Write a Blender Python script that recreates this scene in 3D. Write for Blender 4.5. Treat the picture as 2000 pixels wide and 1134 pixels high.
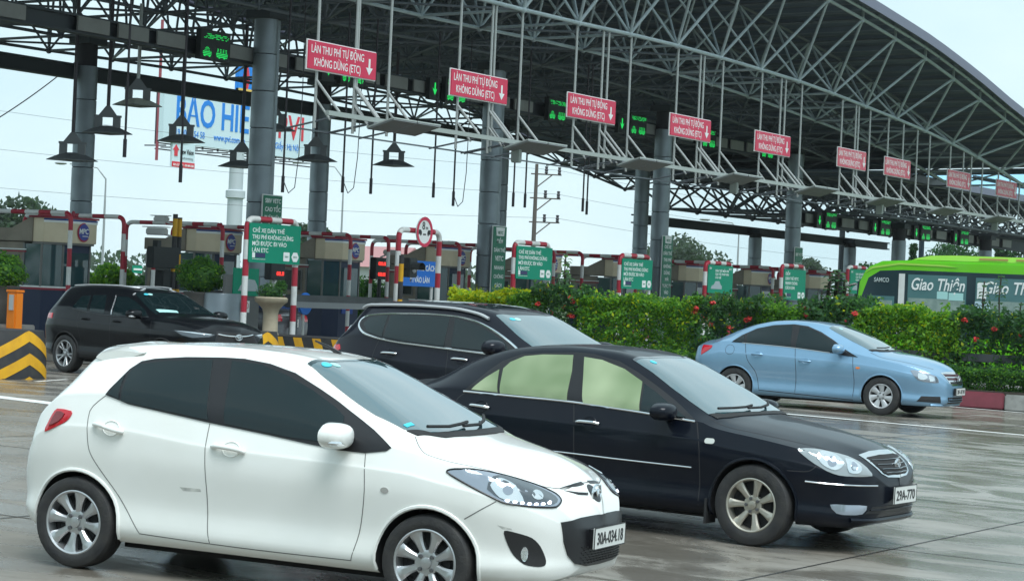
import bpy, bmesh, math, random
import numpy as np
from mathutils import Vector, Matrix
from mathutils.bvhtree import BVHTree
from mathutils.geometry import delaunay_2d_cdt

for o in list(bpy.data.objects):
    bpy.data.objects.remove(o)
SC = bpy.context.scene
COL = SC.collection
R = math.radians
random.seed(7)
np.random.seed(7)

# ---------------------------------------------------------------- camera
# world: X = along the row of toll lanes (to the right, receding), Y = up-traffic (towards the booths), Z = up
EYE = 2.0646
ALPHA = R(29.9605)          # the lane row recedes at this angle to the right of the view axis
PITCH, ROLL = 0.000714, 0.04406
fw = Vector((math.cos(ALPHA)*math.cos(PITCH), math.sin(ALPHA)*math.cos(PITCH), math.sin(PITCH)))
r0 = Vector((math.sin(ALPHA), -math.cos(ALPHA), 0))
u0 = r0.cross(fw)
rt = r0*math.cos(ROLL) + u0*math.sin(ROLL)
up = -r0*math.sin(ROLL) + u0*math.cos(ROLL)
cam = bpy.data.cameras.new('camera')
cam.sensor_width = 36
cam.sensor_fit = 'HORIZONTAL'
cam.lens = 36*4510.5/2000
cam.clip_start = 0.5
cam.clip_end = 4000
camo = bpy.data.objects.new('camera', cam)
COL.objects.link(camo)
camo.matrix_world = Matrix(((rt.x, up.x, -fw.x, 0), (rt.y, up.y, -fw.y, 0), (rt.z, up.z, -fw.z, EYE), (0, 0, 0, 1)))
SC.camera = camo

# ---------------------------------------------------------------- sky, sun, exposure
SUN_EL, SUN_AZ = R(62), R(215)
wd = bpy.data.worlds.new('World')
SC.world = wd
wd.use_nodes = True
nt = wd.node_tree
for n in list(nt.nodes):
    nt.nodes.remove(n)
out = nt.nodes.new('ShaderNodeOutputWorld')
bg_sky = nt.nodes.new('ShaderNodeBackground')
sky = nt.nodes.new('ShaderNodeTexSky')
sky.sky_type = 'NISHITA'
sky.sun_disc = False
sky.sun_elevation = SUN_EL
sky.sun_rotation = SUN_AZ
bg_sky.inputs['Strength'].default_value = 0.05
nt.links.new(sky.outputs[0], bg_sky.inputs['Color'])
# the overcast: a bright, faintly uneven layer of cloud over the whole dome
bg_cl = nt.nodes.new('ShaderNodeBackground')
tc = nt.nodes.new('ShaderNodeTexCoord')
mp = nt.nodes.new('ShaderNodeMapping')
mp.inputs['Scale'].default_value = (1.6, 1.6, 4.0)
nz = nt.nodes.new('ShaderNodeTexNoise')
nz.inputs['Scale'].default_value = 1.7
nz.inputs['Detail'].default_value = 5
nz.inputs['Roughness'].default_value = 0.55
rp = nt.nodes.new('ShaderNodeValToRGB')
rp.color_ramp.elements[0].position = 0.32
rp.color_ramp.elements[0].color = (0.27, 0.385, 0.43, 1)
rp.color_ramp.elements[1].position = 0.62
rp.color_ramp.elements[1].color = (0.385, 0.475, 0.50, 1)
nt.links.new(tc.outputs['Generated'], mp.inputs['Vector'])
nt.links.new(mp.outputs[0], nz.inputs['Vector'])
nt.links.new(nz.outputs['Fac'], rp.inputs['Fac'])
nt.links.new(rp.outputs['Color'], bg_cl.inputs['Color'])
bg_cl.inputs['Strength'].default_value = 1.0
add = nt.nodes.new('ShaderNodeMixShader')          # cloud covers nearly all of the blue
add.inputs[0].default_value = .92
nt.links.new(bg_sky.outputs[0], add.inputs[1])
nt.links.new(bg_cl.outputs[0], add.inputs[2])
nt.links.new(add.outputs[0], out.inputs['Surface'])

sun = bpy.data.lights.new('sun', 'SUN')
sun.energy = 1.5
sun.angle = R(35)
sun.color = (0.93, 0.98, 1.0)
suno = bpy.data.objects.new('sun', sun)
COL.objects.link(suno)
_d = Vector((math.sin(SUN_AZ)*math.cos(SUN_EL), math.cos(SUN_AZ)*math.cos(SUN_EL), math.sin(SUN_EL)))
suno.rotation_euler = _d.to_track_quat('Z', 'Y').to_euler()

SC.view_settings.view_transform = 'Standard'
SC.view_settings.look = 'None'
SC.view_settings.gamma = 1
SC.view_settings.use_curve_mapping = False
SC.view_settings.exposure = 1.2

# ---------------------------------------------------------------- helpers
GY = 0.018456                # the apron rises this much per metre towards the booths


def gz(x, y):
    """height of the ground"""
    return GY*min(y, 15.0)


def mat(name, col, rough=.5, metal=0., coat=0., spec=.5, noise=None, bump=None, emit=None, trans=0., ior=1.45, rvar=None, alpha=1.):
    """noise=(scale, second colour, amount[, detail]); bump=(scale, strength); rvar=(scale, rough2)"""
    m = bpy.data.materials.new(name)
    m.use_nodes = True
    t = m.node_tree
    b = t.nodes['Principled BSDF']
    b.inputs['Base Color'].default_value = (*col, 1)
    b.inputs['Roughness'].default_value = rough
    b.inputs['Metallic'].default_value = metal
    b.inputs['Coat Weight'].default_value = coat
    b.inputs['Coat Roughness'].default_value = .04
    b.inputs['Specular IOR Level'].default_value = spec
    b.inputs['Transmission Weight'].default_value = trans
    b.inputs['IOR'].default_value = ior
    b.inputs['Alpha'].default_value = alpha
    if emit:
        b.inputs['Emission Color'].default_value = (*emit[0], 1)
        b.inputs['Emission Strength'].default_value = emit[1]
    co = t.nodes.new('ShaderNodeTexCoord')

    def nz(scale, detail=4, rough=.6):
        n = t.nodes.new('ShaderNodeTexNoise')
        n.inputs['Scale'].default_value = scale
        n.inputs['Detail'].default_value = detail
        n.inputs['Roughness'].default_value = rough
        t.links.new(co.outputs['Object'], n.inputs['Vector'])
        return n
    if noise:
        n = nz(noise[0], noise[3] if len(noise) > 3 else 5)
        r = t.nodes.new('ShaderNodeMapRange')
        r.inputs['From Min'].default_value = .38
        r.inputs['From Max'].default_value = .66
        r.inputs['To Max'].default_value = noise[2]
        t.links.new(n.outputs['Fac'], r.inputs['Value'])
        x = t.nodes.new('ShaderNodeMix')
        x.data_type = 'RGBA'
        x.inputs[6].default_value = (*col, 1)
        x.inputs[7].default_value = (*noise[1], 1)
        t.links.new(r.outputs[0], x.inputs[0])
        t.links.new(x.outputs[2], b.inputs['Base Color'])
    if rvar:
        n = nz(rvar[0])
        r = t.nodes.new('ShaderNodeMapRange')
        r.inputs['From Min'].default_value = .35
        r.inputs['From Max'].default_value = .65
        r.inputs['To Min'].default_value = rough
        r.inputs['To Max'].default_value = rvar[1]
        t.links.new(n.outputs['Fac'], r.inputs['Value'])
        t.links.new(r.outputs[0], b.inputs['Roughness'])
    if bump:
        n = nz(bump[0])
        p = t.nodes.new('ShaderNodeBump')
        p.inputs['Strength'].default_value = bump[1]
        p.inputs['Distance'].default_value = .02
        t.links.new(n.outputs['Fac'], p.inputs['Height'])
        t.links.new(p.outputs[0], b.inputs['Normal'])
    return m


def link(o, parent=None):
    COL.objects.link(o)
    if parent is not None:
        o.parent = parent
    return o


def tag(o, label=None, cat=None, group=None, kind=None):
    if label:
        o['label'] = label
    if cat:
        o['category'] = cat
    if group:
        o['group'] = group
    if kind:
        o['kind'] = kind
    return o


def thing(name, label, cat, loc=(0, 0, 0), rz=0, group=None):
    o = bpy.data.objects.new(name, None)
    o.empty_display_size = .2
    link(o)
    o.location = loc
    o.rotation_euler = (0, 0, rz)
    return tag(o, label, cat, group)


def copy_tree(o, parent=None):
    c = o.copy()
    link(c, parent)
    for ch in list(o.children):
        copy_tree(ch, c)
    return c


class MB:
    """collects shapes, links them as one mesh object"""
    def __init__(s):
        s.v, s.f, s.mi, s.cur = [], [], [], 0

    def use(s, i):
        s.cur = i
        return s

    def add(s, vs, fs):
        n = len(s.v)
        s.v += [tuple(p) for p in vs]
        s.f += [tuple(i+n for i in f) for f in fs]
        s.mi += [s.cur]*len(fs)
        return s

    def box(s, c, d, rz=0., M=None):
        x, y, z = d[0]/2, d[1]/2, d[2]/2
        vs = [Vector((a*x, b*y, e*z)) for e in (-1, 1) for b in (-1, 1) for a in (-1, 1)]
        if M is None:
            M = Matrix.Rotation(rz, 3, 'Z')
        vs = [M @ p + Vector(c) for p in vs]
        return s.add(vs, [(0, 2, 3, 1), (4, 5, 7, 6), (0, 1, 5, 4), (2, 6, 7, 3), (0, 4, 6, 2), (1, 3, 7, 5)])

    def tube(s, pts, r, n=8, cap=True, r1=None):
        pts = [Vector(p) for p in pts]
        rings = []
        k = len(pts)
        side = None
        for i, p in enumerate(pts):
            d = (pts[min(i+1, k-1)] - pts[max(i-1, 0)]).normalized()
            a = d.cross(Vector((0, 0, 1)))
            if a.length < .05:
                a = d.cross(Vector((1, 0, 0)))
            a.normalize()
            if side is not None:
                a = side - d*side.dot(d)
                a.normalize()
            side = a
            b = a.cross(d)
            rr = r if r1 is None else r + (r1-r)*i/max(1, k-1)
            rings.append([p + (a*math.cos(2*math.pi*j/n) + b*math.sin(2*math.pi*j/n))*rr for j in range(n)])
        vs = [q for ring in rings for q in ring]
        fs = [(i*n+j, i*n+(j+1) % n, (i+1)*n+(j+1) % n, (i+1)*n+j) for i in range(k-1) for j in range(n)]
        if cap:
            fs += [tuple(range(n-1, -1, -1)), tuple((k-1)*n+j for j in range(n))]
        return s.add(vs, fs)

    def lathe(s, prof, c=(0, 0, 0), n=24, axis='Z', cap=False):
        """prof: (radius, height)"""
        vs = []
        for r_, h in prof:
            for j in range(n):
                a = 2*math.pi*j/n
                p = (r_*math.cos(a), r_*math.sin(a), h)
                if axis == 'Y':
                    p = (p[0], h, p[1])
                elif axis == 'X':
                    p = (h, p[0], p[1])
                vs.append((p[0]+c[0], p[1]+c[1], p[2]+c[2]))
        k = len(prof)
        fs = [(i*n+j, i*n+(j+1) % n, (i+1)*n+(j+1) % n, (i+1)*n+j) for i in range(k-1) for j in range(n)]
        if axis == 'Y':
            fs = [f[::-1] for f in fs]
        if cap:
            fs += [tuple(range(n-1, -1, -1)), tuple((k-1)*n+j for j in range(n))]
        return s.add(vs, fs)

    def prism(s, poly, h0, h1, axis='Z', c=(0, 0, 0)):
        """poly of 2-D points, extruded along an axis ('Z': xy, 'Y': xz, 'X': yz)"""
        def P(a, b, h):
            q = (a, b, h) if axis == 'Z' else ((a, h, b) if axis == 'Y' else (h, a, b))
            return (q[0]+c[0], q[1]+c[1], q[2]+c[2])
        n = len(poly)
        vs = [P(a, b, h0) for a, b in poly] + [P(a, b, h1) for a, b in poly]
        fs = [tuple(range(n-1, -1, -1)), tuple(range(n, 2*n))] + [(i, (i+1) % n, n+(i+1) % n, n+i) for i in range(n)]
        return s.add(vs, fs)

    def ball(s, c, rad, n=12, m=8, power=1.):
        rx, ry, rz = rad if isinstance(rad, (tuple, list)) else (rad,)*3
        sg = lambda v: math.copysign(abs(v)**power, v)
        vs = [(c[0], c[1], c[2]-rz)]
        for i in range(1, m):
            a = -math.pi/2 + math.pi*i/m
            for j in range(n):
                b = 2*math.pi*j/n
                vs.append((c[0]+rx*sg(math.cos(a))*sg(math.cos(b)), c[1]+ry*sg(math.cos(a))*sg(math.sin(b)), c[2]+rz*sg(math.sin(a))))
        vs.append((c[0], c[1], c[2]+rz))
        L = len(vs)-1
        fs = [(0, 1+(j+1) % n, 1+j) for j in range(n)]
        for i in range(m-2):
            fs += [(1+i*n+j, 1+i*n+(j+1) % n, 1+(i+1)*n+(j+1) % n, 1+(i+1)*n+j) for j in range(n)]
        fs += [(L, 1+(m-2)*n+j, 1+(m-2)*n+(j+1) % n) for j in range(n)]
        return s.add(vs, fs)

    def mesh(s, name, mats, smooth=False, angle=40, bevel=0):
        me = bpy.data.meshes.new(name)
        me.from_pydata(s.v, [], s.f)
        for m in (mats if isinstance(mats, (list, tuple)) else [mats]):
            me.materials.append(m)
        me.polygons.foreach_set('material_index', s.mi)
        bm = bmesh.new()
        bm.from_mesh(me)
        if bevel:
            bmesh.ops.bevel(bm, geom=[e for e in bm.edges if len(e.link_faces) == 2 and e.calc_face_angle(0) > .6],
                            offset=bevel, segments=2, affect='EDGES', clamp_overlap=True)
        bmesh.ops.recalc_face_normals(bm, faces=bm.faces)
        bm.to_mesh(me)
        bm.free()
        if smooth:
            me.shade_smooth()
            me.set_sharp_from_angle(angle=R(angle))
        me.update()
        return me

    def build(s, name, mats, parent=None, smooth=False, angle=40, bevel=0, loc=None):
        o = bpy.data.objects.new(name, s.mesh(name, mats, smooth, angle, bevel))
        link(o, parent)
        if loc:
            o.location = loc
        return o


def put(name, me, parent=None, loc=None, rot=None, scale=None):
    o = bpy.data.objects.new(name, me)
    link(o, parent)
    if loc is not None:
        o.location = loc
    if rot is not None:
        o.rotation_euler = rot
    if scale is not None:
        o.scale = scale
    return o


_TX = {}


def text_mesh(s, m, size=1., bold=0., ext=.002, cx=1., align='CENTER', shear=0., width=None, space=1.):
    """flat lettering in the XZ plane, read from -Y, baseline at z=0"""
    key = (s, m.name, size, bold, ext, cx, align, shear, width, space)
    if key in _TX:
        return _TX[key]
    c = bpy.data.curves.new('lettering', 'FONT')
    c.body = s
    c.size = size
    c.offset = bold*size
    c.extrude = ext
    c.align_x = align
    c.shear = shear
    c.space_character = space
    c.resolution_u = 3
    o = bpy.data.objects.new('lettering', c)
    COL.objects.link(o)
    bpy.context.view_layer.update()
    me = bpy.data.meshes.new_from_object(o.evaluated_get(bpy.context.evaluated_depsgraph_get()))
    bpy.data.objects.remove(o)
    k = cx
    if width:
        xs = [v.co.x for v in me.vertices]
        k = width/max(1e-6, max(xs)-min(xs))
    me.transform(Matrix(((k, 0, 0, 0), (0, 0, -1, 0), (0, 1, 0, 0), (0, 0, 0, 1))))
    me.materials.clear()
    me.materials.append(m)
    me.name = 'lettering'
    _TX[key] = me
    return me


def text(s, m, loc, parent=None, name='lettering', rot=(0, 0, 0), **k):
    return put(name, text_mesh(s, m, **k), parent, loc, rot)


def rrect(w, h, r, n=4, cx=0, cy=0):
    p = []
    for sx, sy, a0 in ((1, 1, 0), (-1, 1, 90), (-1, -1, 180), (1, -1, 270)):
        for i in range(n+1):
            a = R(a0+90*i/n)
            p.append((cx+sx*(w/2-r)+r*math.cos(a), cy+sy*(h/2-r)+r*math.sin(a)))
    return p


def ellipse(a, b, n=24, cx=0, cy=0):
    return [(cx+a*math.cos(2*math.pi*i/n), cy+b*math.sin(2*math.pi*i/n)) for i in range(n)]


def arc_pts(p0, p1, p2, rad, n=6):
    """polyline p0-p1-p2 with the corner at p1 rounded"""
    p0, p1, p2 = Vector(p0), Vector(p1), Vector(p2)
    a, b = p1+(p0-p1).normalized()*rad, p1+(p2-p1).normalized()*rad
    o = [a*(1-t)**2 + p1*2*t*(1-t) + b*t*t for t in [i/n for i in range(n+1)]]
    return o


def pchip(tab, x):
    X = np.array([a for a, b in tab], float)
    Y = np.array([b for a, b in tab], float)
    h = np.diff(X)
    d = np.diff(Y)/h
    m = np.zeros_like(Y)
    m[0], m[-1] = d[0], d[-1]
    for i in range(1, len(X)-1):
        if d[i-1]*d[i] > 0:
            w1, w2 = 2*h[i]+h[i-1], h[i]+2*h[i-1]
            m[i] = (w1+w2)/(w1/d[i-1]+w2/d[i])
    x = np.clip(np.asarray(x, float), X[0], X[-1])
    k = np.clip(np.searchsorted(X, x)-1, 0, len(X)-2)
    t = (x-X[k])/h[k]
    return (Y[k]*(2*t**3-3*t**2+1) + h[k]*m[k]*(t**3-2*t**2+t) + Y[k+1]*(-2*t**3+3*t**2) + h[k]*m[k+1]*(t**3-t**2))

# ---------------------------------------------------------------- vehicles: a lofted body, everything else laid on it
class Body:
    """S: tables over x (rear axle = 0, forwards +): top, bot, W (half width), zs (shoulder), wr (roof rail / half width), rr (rail height share)"""
    def __init__(s, S, N=200, m=5):
        x0, x1 = S['top'][0][0], S['top'][-1][0]
        t = np.linspace(0, 1, N)
        xs = x0+(x1-x0)*(.88*(.5-.5*np.cos(np.pi*t))+.12*t)
        zt, zb, W = pchip(S['top'], xs), pchip(S['bot'], xs), pchip(S['W'], xs)
        for (xa, wa), (xe, _) in ((S['W'][1], S['W'][0]), (S['W'][-2], S['W'][-1])):      # blunt, elliptical ends
            k_ = (xs-xe)*(xa-xe) >= 0
            k_ &= np.abs(xs-xe) <= abs(xa-xe)
            W[k_] = wa*np.sqrt(np.abs(xs[k_]-xe)/abs(xa-xe))
        zs, wr, rr = pchip(S['zs'], xs), pchip(S['wr'], xs), pchip(S['rr'], xs)
        H = np.maximum(zt-zb, 1e-4)
        zs = np.minimum(zs, zb+.86*H)
        zm = np.minimum(S.get('zm', .60), zb+.55*(zs-zb)+0*xs)
        zl = np.minimum(zb+.10, zb+.18*(zs-zb))
        wm = S.get('wm', .966)
        ysh = S.get('ysh', .945)
        zr = zs+rr*(zt-zs)
        P = [(0*W, zb), (.80*W, zb), (.93*W, zb+.25*(zl-zb)), (.982*W, zl), (wm*W, zb+.45*(zm-zb)+.1*(zs-zb)), (1.0*W, zm+.25*(zs-zm)), (.9955*W, zm+.60*(zs-zm)), (.985*W, zm+.69*(zs-zm)),
             (ysh*W, zs), (ysh*W*.93+.07*wr*W, zs+.18*(zr-zs)), (.5*(wr+ysh)*W+.012, .45*zs+.55*zr), (wr*W, zr), (.62*wr*W, zr+.72*(zt-zr)), (.3*wr*W, zr+.94*(zt-zr)), (0*W, zt)]
        P = np.array(P)                       # k,2,N
        k = len(P)
        E = np.concatenate([[2*P[0]-P[1]*np.array([1, 1])[:, None]], P, [np.stack([-P[-2][0], P[-2][1]])]])
        E[0] = np.stack([-P[1][0], P[1][1]])
        rows = []
        for i in range(k-1):
            a, b, c, d = E[i], E[i+1], E[i+2], E[i+3]
            for j in range(m):
                u = j/m
                ten = .42
                m0, m1 = ten*(c-a), ten*(d-b)
                rows.append((2*u**3-3*u**2+1)*b+(u**3-2*u**2+u)*m0+(-2*u**3+3*u**2)*c+(u**3-u**2)*m1)
        rows.append(P[-1])
        Q = np.array(rows)                    # n,2,N
        Q[0, 0] = 0
        Q[-1, 0] = 0
        n = len(Q)
        ring = [(-Q[i, 0], Q[i, 1]) for i in range(n)] + [(Q[i, 0], Q[i, 1]) for i in range(n-2, 0, -1)]
        L = len(ring)
        V = [(float(xs[j]), float(ring[i][0][j]), float(ring[i][1][j])) for j in range(N) for i in range(L)]
        F = [(j*L+i, (j+1)*L+i, (j+1)*L+(i+1) % L, j*L+(i+1) % L) for j in range(N-1) for i in range(L)]
        F += [tuple(range(L)), tuple(reversed([(N-1)*L+i for i in range(L)]))]
        me = bpy.data.meshes.new('body')
        me.from_pydata(V, [], F)
        bm = bmesh.new()
        bm.from_mesh(me)
        bmesh.ops.remove_doubles(bm, verts=bm.verts, dist=2e-4)
        bmesh.ops.recalc_face_normals(bm, faces=bm.faces)
        if bm.calc_volume(signed=True) < 0:
            bmesh.ops.reverse_faces(bm, faces=bm.faces)
        s.bvh = BVHTree.FromBMesh(bm)
        s.closed = all(e.is_manifold for e in bm.edges)
        bm.to_mesh(me)
        bm.free()
        s.me = me

    def hit(s, view, u, v):
        if view == 'top':
            v += 3.7e-4
        elif abs(view) == 90:
            u += 3.7e-4
        if view == 'top':
            o, d = Vector((u, v, 5)), Vector((0, 0, -1))
        else:
            a = R(view)
            d = Vector((-math.sin(a), math.cos(a), 0))
            o = Vector((math.cos(a)*u, math.sin(a)*u, v))-d*12
        p, n, i, t = s.bvh.ray_cast(o, d)
        if p is None:
            q = o+d*11.3 if view != 'top' else Vector((u, v, 1))
            p, n, i, t = s.bvh.find_nearest(q)
        return p, (n if n.dot(d) < 0 else -n)


def smooth_poly(p, n=5, closed=True):
    """Catmull-Rom through the points"""
    q = []
    k = len(p)
    P = [Vector(a) for a in p]
    for i in range(k if closed else k-1):
        a, b, c, d = (P[(i-1) % k], P[i], P[(i+1) % k], P[(i+2) % k]) if closed else (P[max(i-1, 0)], P[i], P[i+1], P[min(i+2, k-1)])
        for j in range(n):
            u = j/n
            q.append(b*(2*u**3-3*u**2+1)+(c-a)*.42*(u**3-2*u**2+u)+c*(-2*u**3+3*u**2)+(d-b)*.42*(u**3-u**2))
    if not closed:
        q.append(P[-1])
    return [tuple(a) for a in q]


def resample(p, step, closed=True):
    o = []
    k = len(p)
    for i in range(k if closed else k-1):
        a, b = Vector(p[i]), Vector(p[(i+1) % k])
        n = max(1, int((b-a).length/step))
        o += [tuple(a.lerp(b, j/n)) for j in range(n)]
    if not closed:
        o.append(tuple(p[-1]))
    return o


def mirror_mesh(me):
    m2 = me.copy()
    m2.transform(Matrix.Scale(-1, 4, (0, 1, 0)))
    m2.flip_normals()
    return m2


def pair(o, both):
    if both:
        c = o.copy()
        c.data = mirror_mesh(o.data)
        link(c, o.parent)
    return o


def patch(B, name, m, view, poly, parent, off=.004, step=.028, both=False, depth=.012, curved=0, dome=0.):
    """a panel laid on the body: outline given in a side / front / top view, its rim turned down into the body"""
    if curved:
        poly = smooth_poly(poly, curved)
    bd = resample(poly, step)
    k = len(bd)
    pts = [Vector(a) for a in bd]
    xs = [a[0] for a in bd]
    ys = [a[1] for a in bd]
    g = step*1.3

    def inside(x, y):
        c = False
        j = k-1
        for i in range(k):
            if (ys[i] > y) != (ys[j] > y) and x < (xs[j]-xs[i])*(y-ys[i])/(ys[j]-ys[i])+xs[i]:
                c = not c
            j = i
        return c
    gx = min(xs)+g/2
    while gx < max(xs):
        gy = min(ys)+g/2
        while gy < max(ys):
            if inside(gx, gy) and min((gx-a)**2+(gy-b)**2 for a, b in bd) > (g*.45)**2:
                pts.append(Vector((gx, gy)))
            gy += g
        gx += g
    vs, es, fs, *_ = delaunay_2d_cdt(pts, [(i, (i+1) % k) for i in range(k)], [list(range(k))], 1, 1e-6)
    V = []
    NN = []
    for q in vs:
        p, n = B.hit(view, q.x, q.y)
        o_ = off
        if dome:
            dm = min((q.x-a)**2+(q.y-b)**2 for a, b in bd)**.5
            o_ += dome*(1-math.exp(-dm/.03))
        V.append(p+n*o_)
        NN.append(n)
    F = [tuple(f) for f in fs]
    # rim
    ec = {}
    for f in F:
        for i in range(len(f)):
            ec.setdefault(frozenset((f[i], f[(i+1) % len(f)])), []).append((f[i], f[(i+1) % len(f)]))
    low = {}
    for e, l in ec.items():
        if len(l) == 1:
            a, b = l[0]
            for i in (a, b):
                if i not in low:
                    low[i] = len(V)
                    V.append(V[i]-NN[i]*depth)
            F.append((b, a, low[a], low[b]))
    me = bpy.data.meshes.new(name)
    me.from_pydata(V, [], F)
    me.materials.append(m)
    bm = bmesh.new()
    bm.from_mesh(me)
    bmesh.ops.recalc_face_normals(bm, faces=bm.faces)
    bm.to_mesh(me)
    bm.free()
    me.shade_smooth()
    me.set_sharp_from_angle(angle=R(35))
    return pair(put(name, me, parent), both)


def seam(B, name, m, view, path, parent, w=.008, off=.0012, both=False, curved=4, step=.03):
    """a shut line: a thin dark gap strip that follows the skin"""
    p = resample(smooth_poly(path, curved, False) if curved else path, step, False)
    V = []
    F = []
    for i, a in enumerate(p):
        t = Vector(p[min(i+1, len(p)-1)])-Vector(p[max(i-1, 0)])
        n2 = Vector((-t.y, t.x)).normalized()*w/2
        for sg in (-1, 1):
            q, n = B.hit(view, a[0]+sg*n2.x, a[1]+sg*n2.y)
            V.append(q+n*off)
        if i:
            F.append((2*i-2, 2*i-1, 2*i+1, 2*i))
    me = bpy.data.meshes.new(name)
    me.from_pydata(V, [], F)
    me.materials.append(m)
    me.shade_smooth()
    return pair(put(name, me, parent), both)


def trim(B, name, m, view, path, parent, r=.007, off=.004, both=False, curved=4, step=.05, closed=False):
    """a moulding: a round bar that follows the skin"""
    p = smooth_poly(path, curved, closed) if curved else path
    p = resample(p, step, closed)
    if closed:
        p = p+[p[0], p[1]]
    pts = []
    for a in p:
        q, n = B.hit(view, a[0], a[1])
        pts.append(q+n*off)
    return pair(MB().tube(pts, r, 6).build(name, m, parent, True), both)


def handle(B, m, x, z, parent, L=.20, tilt=0., r=.014, both=True, cup=None):
    pts = []
    for i in range(9):
        t = i/8-.5
        q, n = B.hit(0, x+t*L, z+t*L*tilt)
        pts.append(q+n*(.006+.030*(1-(2*abs(t))**4)))
    mb = MB()
    k = len(pts)
    pts2 = [Vector(p) for p in pts]
    mb.tube(pts2, r, 8)
    for i in range(len(mb.v)):               # flatten to a grip
        v = mb.v[i]
    o = mb.build('door_handle', m, parent, True, 60)
    if cup:
        trim(B, 'handle_cup', cup, 0, ellipse(.062, .046, 20, x+.015, z+.002), parent, .0045, .0005, both, 0, .02, True)
    return pair(o, both)


def tyre_mesh(r, rim, w, m):
    h = w/2
    prof = [(rim*.96, -h*.72), (rim*1.0, -h*.92), (rim*1.06, -h*.99), ((rim+r)/2, -h*1.04), (r*.955, -h*.93), (r*.985, -h*.80), (r, -h*.55)]
    for y in (-.36, -.34, -.32, -.12, -.1, -.08):
        prof += [(r if y in (-.36, -.32, -.12, -.08) else r*.982, h*y)]
    prof = prof+[(a, -b) for a, b in reversed(prof)]
    return MB().lathe(prof, n=56, axis='Y').mesh('tyre', m, True, 35)


def rim_mesh(rim, w, n, style, mats):
    """mats: face metal, dark inside. outer face towards -Y"""
    h = w/2
    mb = MB()
    mb.use(0).lathe([(rim*.99, -h*.80), (rim*1.01, -h*.93), (rim*.975, -h*.965), (rim*.93, -h*.90), (rim*.90, -h*.55), (rim*.88, h*.6)], n=48, axis='Y')
    mb.use(1).lathe([(rim*.88, -h*.18), (.03, -h*.12)], n=32, axis='Y')
    mb.use(1).lathe([(rim*.70, -h*.26), (rim*.70, -h*.22), (.05, -h*.22)], n=32, axis='Y')
    mb.use(0)
    for i in range(n):
        a = 2*math.pi*i/n+style.get('a0', 0)
        segs = 6
        offs = style.get('split')
        for sgn in ((-1, 1) if offs else (0,)):
            vs = []
            for j in range(segs+1):
                t = j/segs
                rr_ = .052+(rim*.945-.052)*t
                w_ = style['w0']+(style['w1']-style['w0'])*t**1.6 - style.get('waist', 0)*math.sin(math.pi*t)
                yf = -h*(style.get('y0', .60)+(style.get('y1', .84)-style.get('y0', .60))*t**.8)
                tw = style.get('twist', 0)*t + (offs*sgn*t/max(rr_, .02) if offs else 0)
                ca, sa = math.cos(a+tw), math.sin(a+tw)
                for s_, dy in ((-1, .012), (-.55, 0), (.55, 0), (1, .012)):
                    x, z = rr_*ca-s_*w_*sa, rr_*sa+s_*w_*ca
                    vs.append((x, yf+dy, z))
                for s_ in (1, -1):
                    x, z = rr_*ca-s_*w_*.8*sa, rr_*sa+s_*w_*.8*ca
                    vs.append((x, yf+.05, z))
            fs = []
            for j in range(segs):
                for q in range(6):
                    fs.append((j*6+q, j*6+(q+1) % 6, (j+1)*6+(q+1) % 6, (j+1)*6+q))
            mb.add(vs, fs)
    y0 = -h*style.get('y0', .60)
    mb.lathe([(.080, y0+.035), (.078, y0-.0), (.066, y0-.004), (.036, y0-.003)], n=24, axis='Y')
    mb.lathe([(.036, y0-.004), (.034, y0-.014), (.02, y0-.017), (.001, y0-.018)], n=20, axis='Y')
    me = mb.mesh('rim', mats, True, 35)
    nut = MB().lathe([(.014, y0-.002), (.013, y0-.014), (.001, y0-.015)], n=8, axis='Y')
    nn = style.get('nuts', 5)
    return me, nut, [(.054*math.cos(2*math.pi*(i+.5)/nn), 0, .054*math.sin(2*math.pi*(i+.5)/nn)) for i in range(nn)]


def wheels(C, base, track, r, rim, w, n, style, M_t, M_r, M_d, M_n):
    tm = tyre_mesh(r, rim, w, M_t)
    rm, nut, spots = rim_mesh(rim, w, n, style, [M_r, M_d])
    nm = nut.mesh('lug_nut', M_n, True)
    for x in (0, base):
        for sgn in (-1, 1):
            o = put('wheel', tm, C, (x, sgn*(track-w/2), r), (0, random.uniform(0, 1)*0, 0 if sgn < 0 else math.pi))
            put('rim', rm, o, rot=(0, style.get('spin', (.2, .5))[0 if x == 0 else 1], 0))
            if sgn < 0:
                for q in spots:
                    put('lug_nut', nm, o, q)


def mirror(C, m, mb_, x, y, z, s=(.085, .095, .075), both=True, lamp=None, stalk=None):
    """door mirror: rounded housing cut flat at the back, on a stalk"""
    b = MB().ball((0, 0, 0), (s[0]*1.25, s[1]*1.15, s[2]), 18, 12, .72)
    b.v = [(max(p[0], -s[0]*.35)*(1.0), p[1], p[2]*(1-.18*max(0, -p[1]/s[1]))) for p in b.v]
    o = b.build('mirror', m, C, True, 50, loc=(x, y, z))
    st = MB().tube([(x+.02, y+s[1]*.7, z-s[2]*.6), (x+.03, y+s[1]*1.9, z-s[2]*.75)], .028, 8)
    stalk_o = st.build('mirror_stalk', mb_, C, True)
    os_ = [o, stalk_o]
    if lamp:
        l_ = MB().ball((0, 0, 0), (s[0]*.5, s[1]*.75, s[2]*.28), 12, 8, .7).build('turn_signal', lamp, C, True, loc=(x+s[0]*.62, y-s[1]*.35, z-s[2]*.45))
        os_.append(l_)
    if both:
        for q in os_:
            c = q.copy()
            c.data = mirror_mesh(q.data)
            link(c, C)
            c.location = (q.location.x, -q.location.y, q.location.z)
    return o


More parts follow.
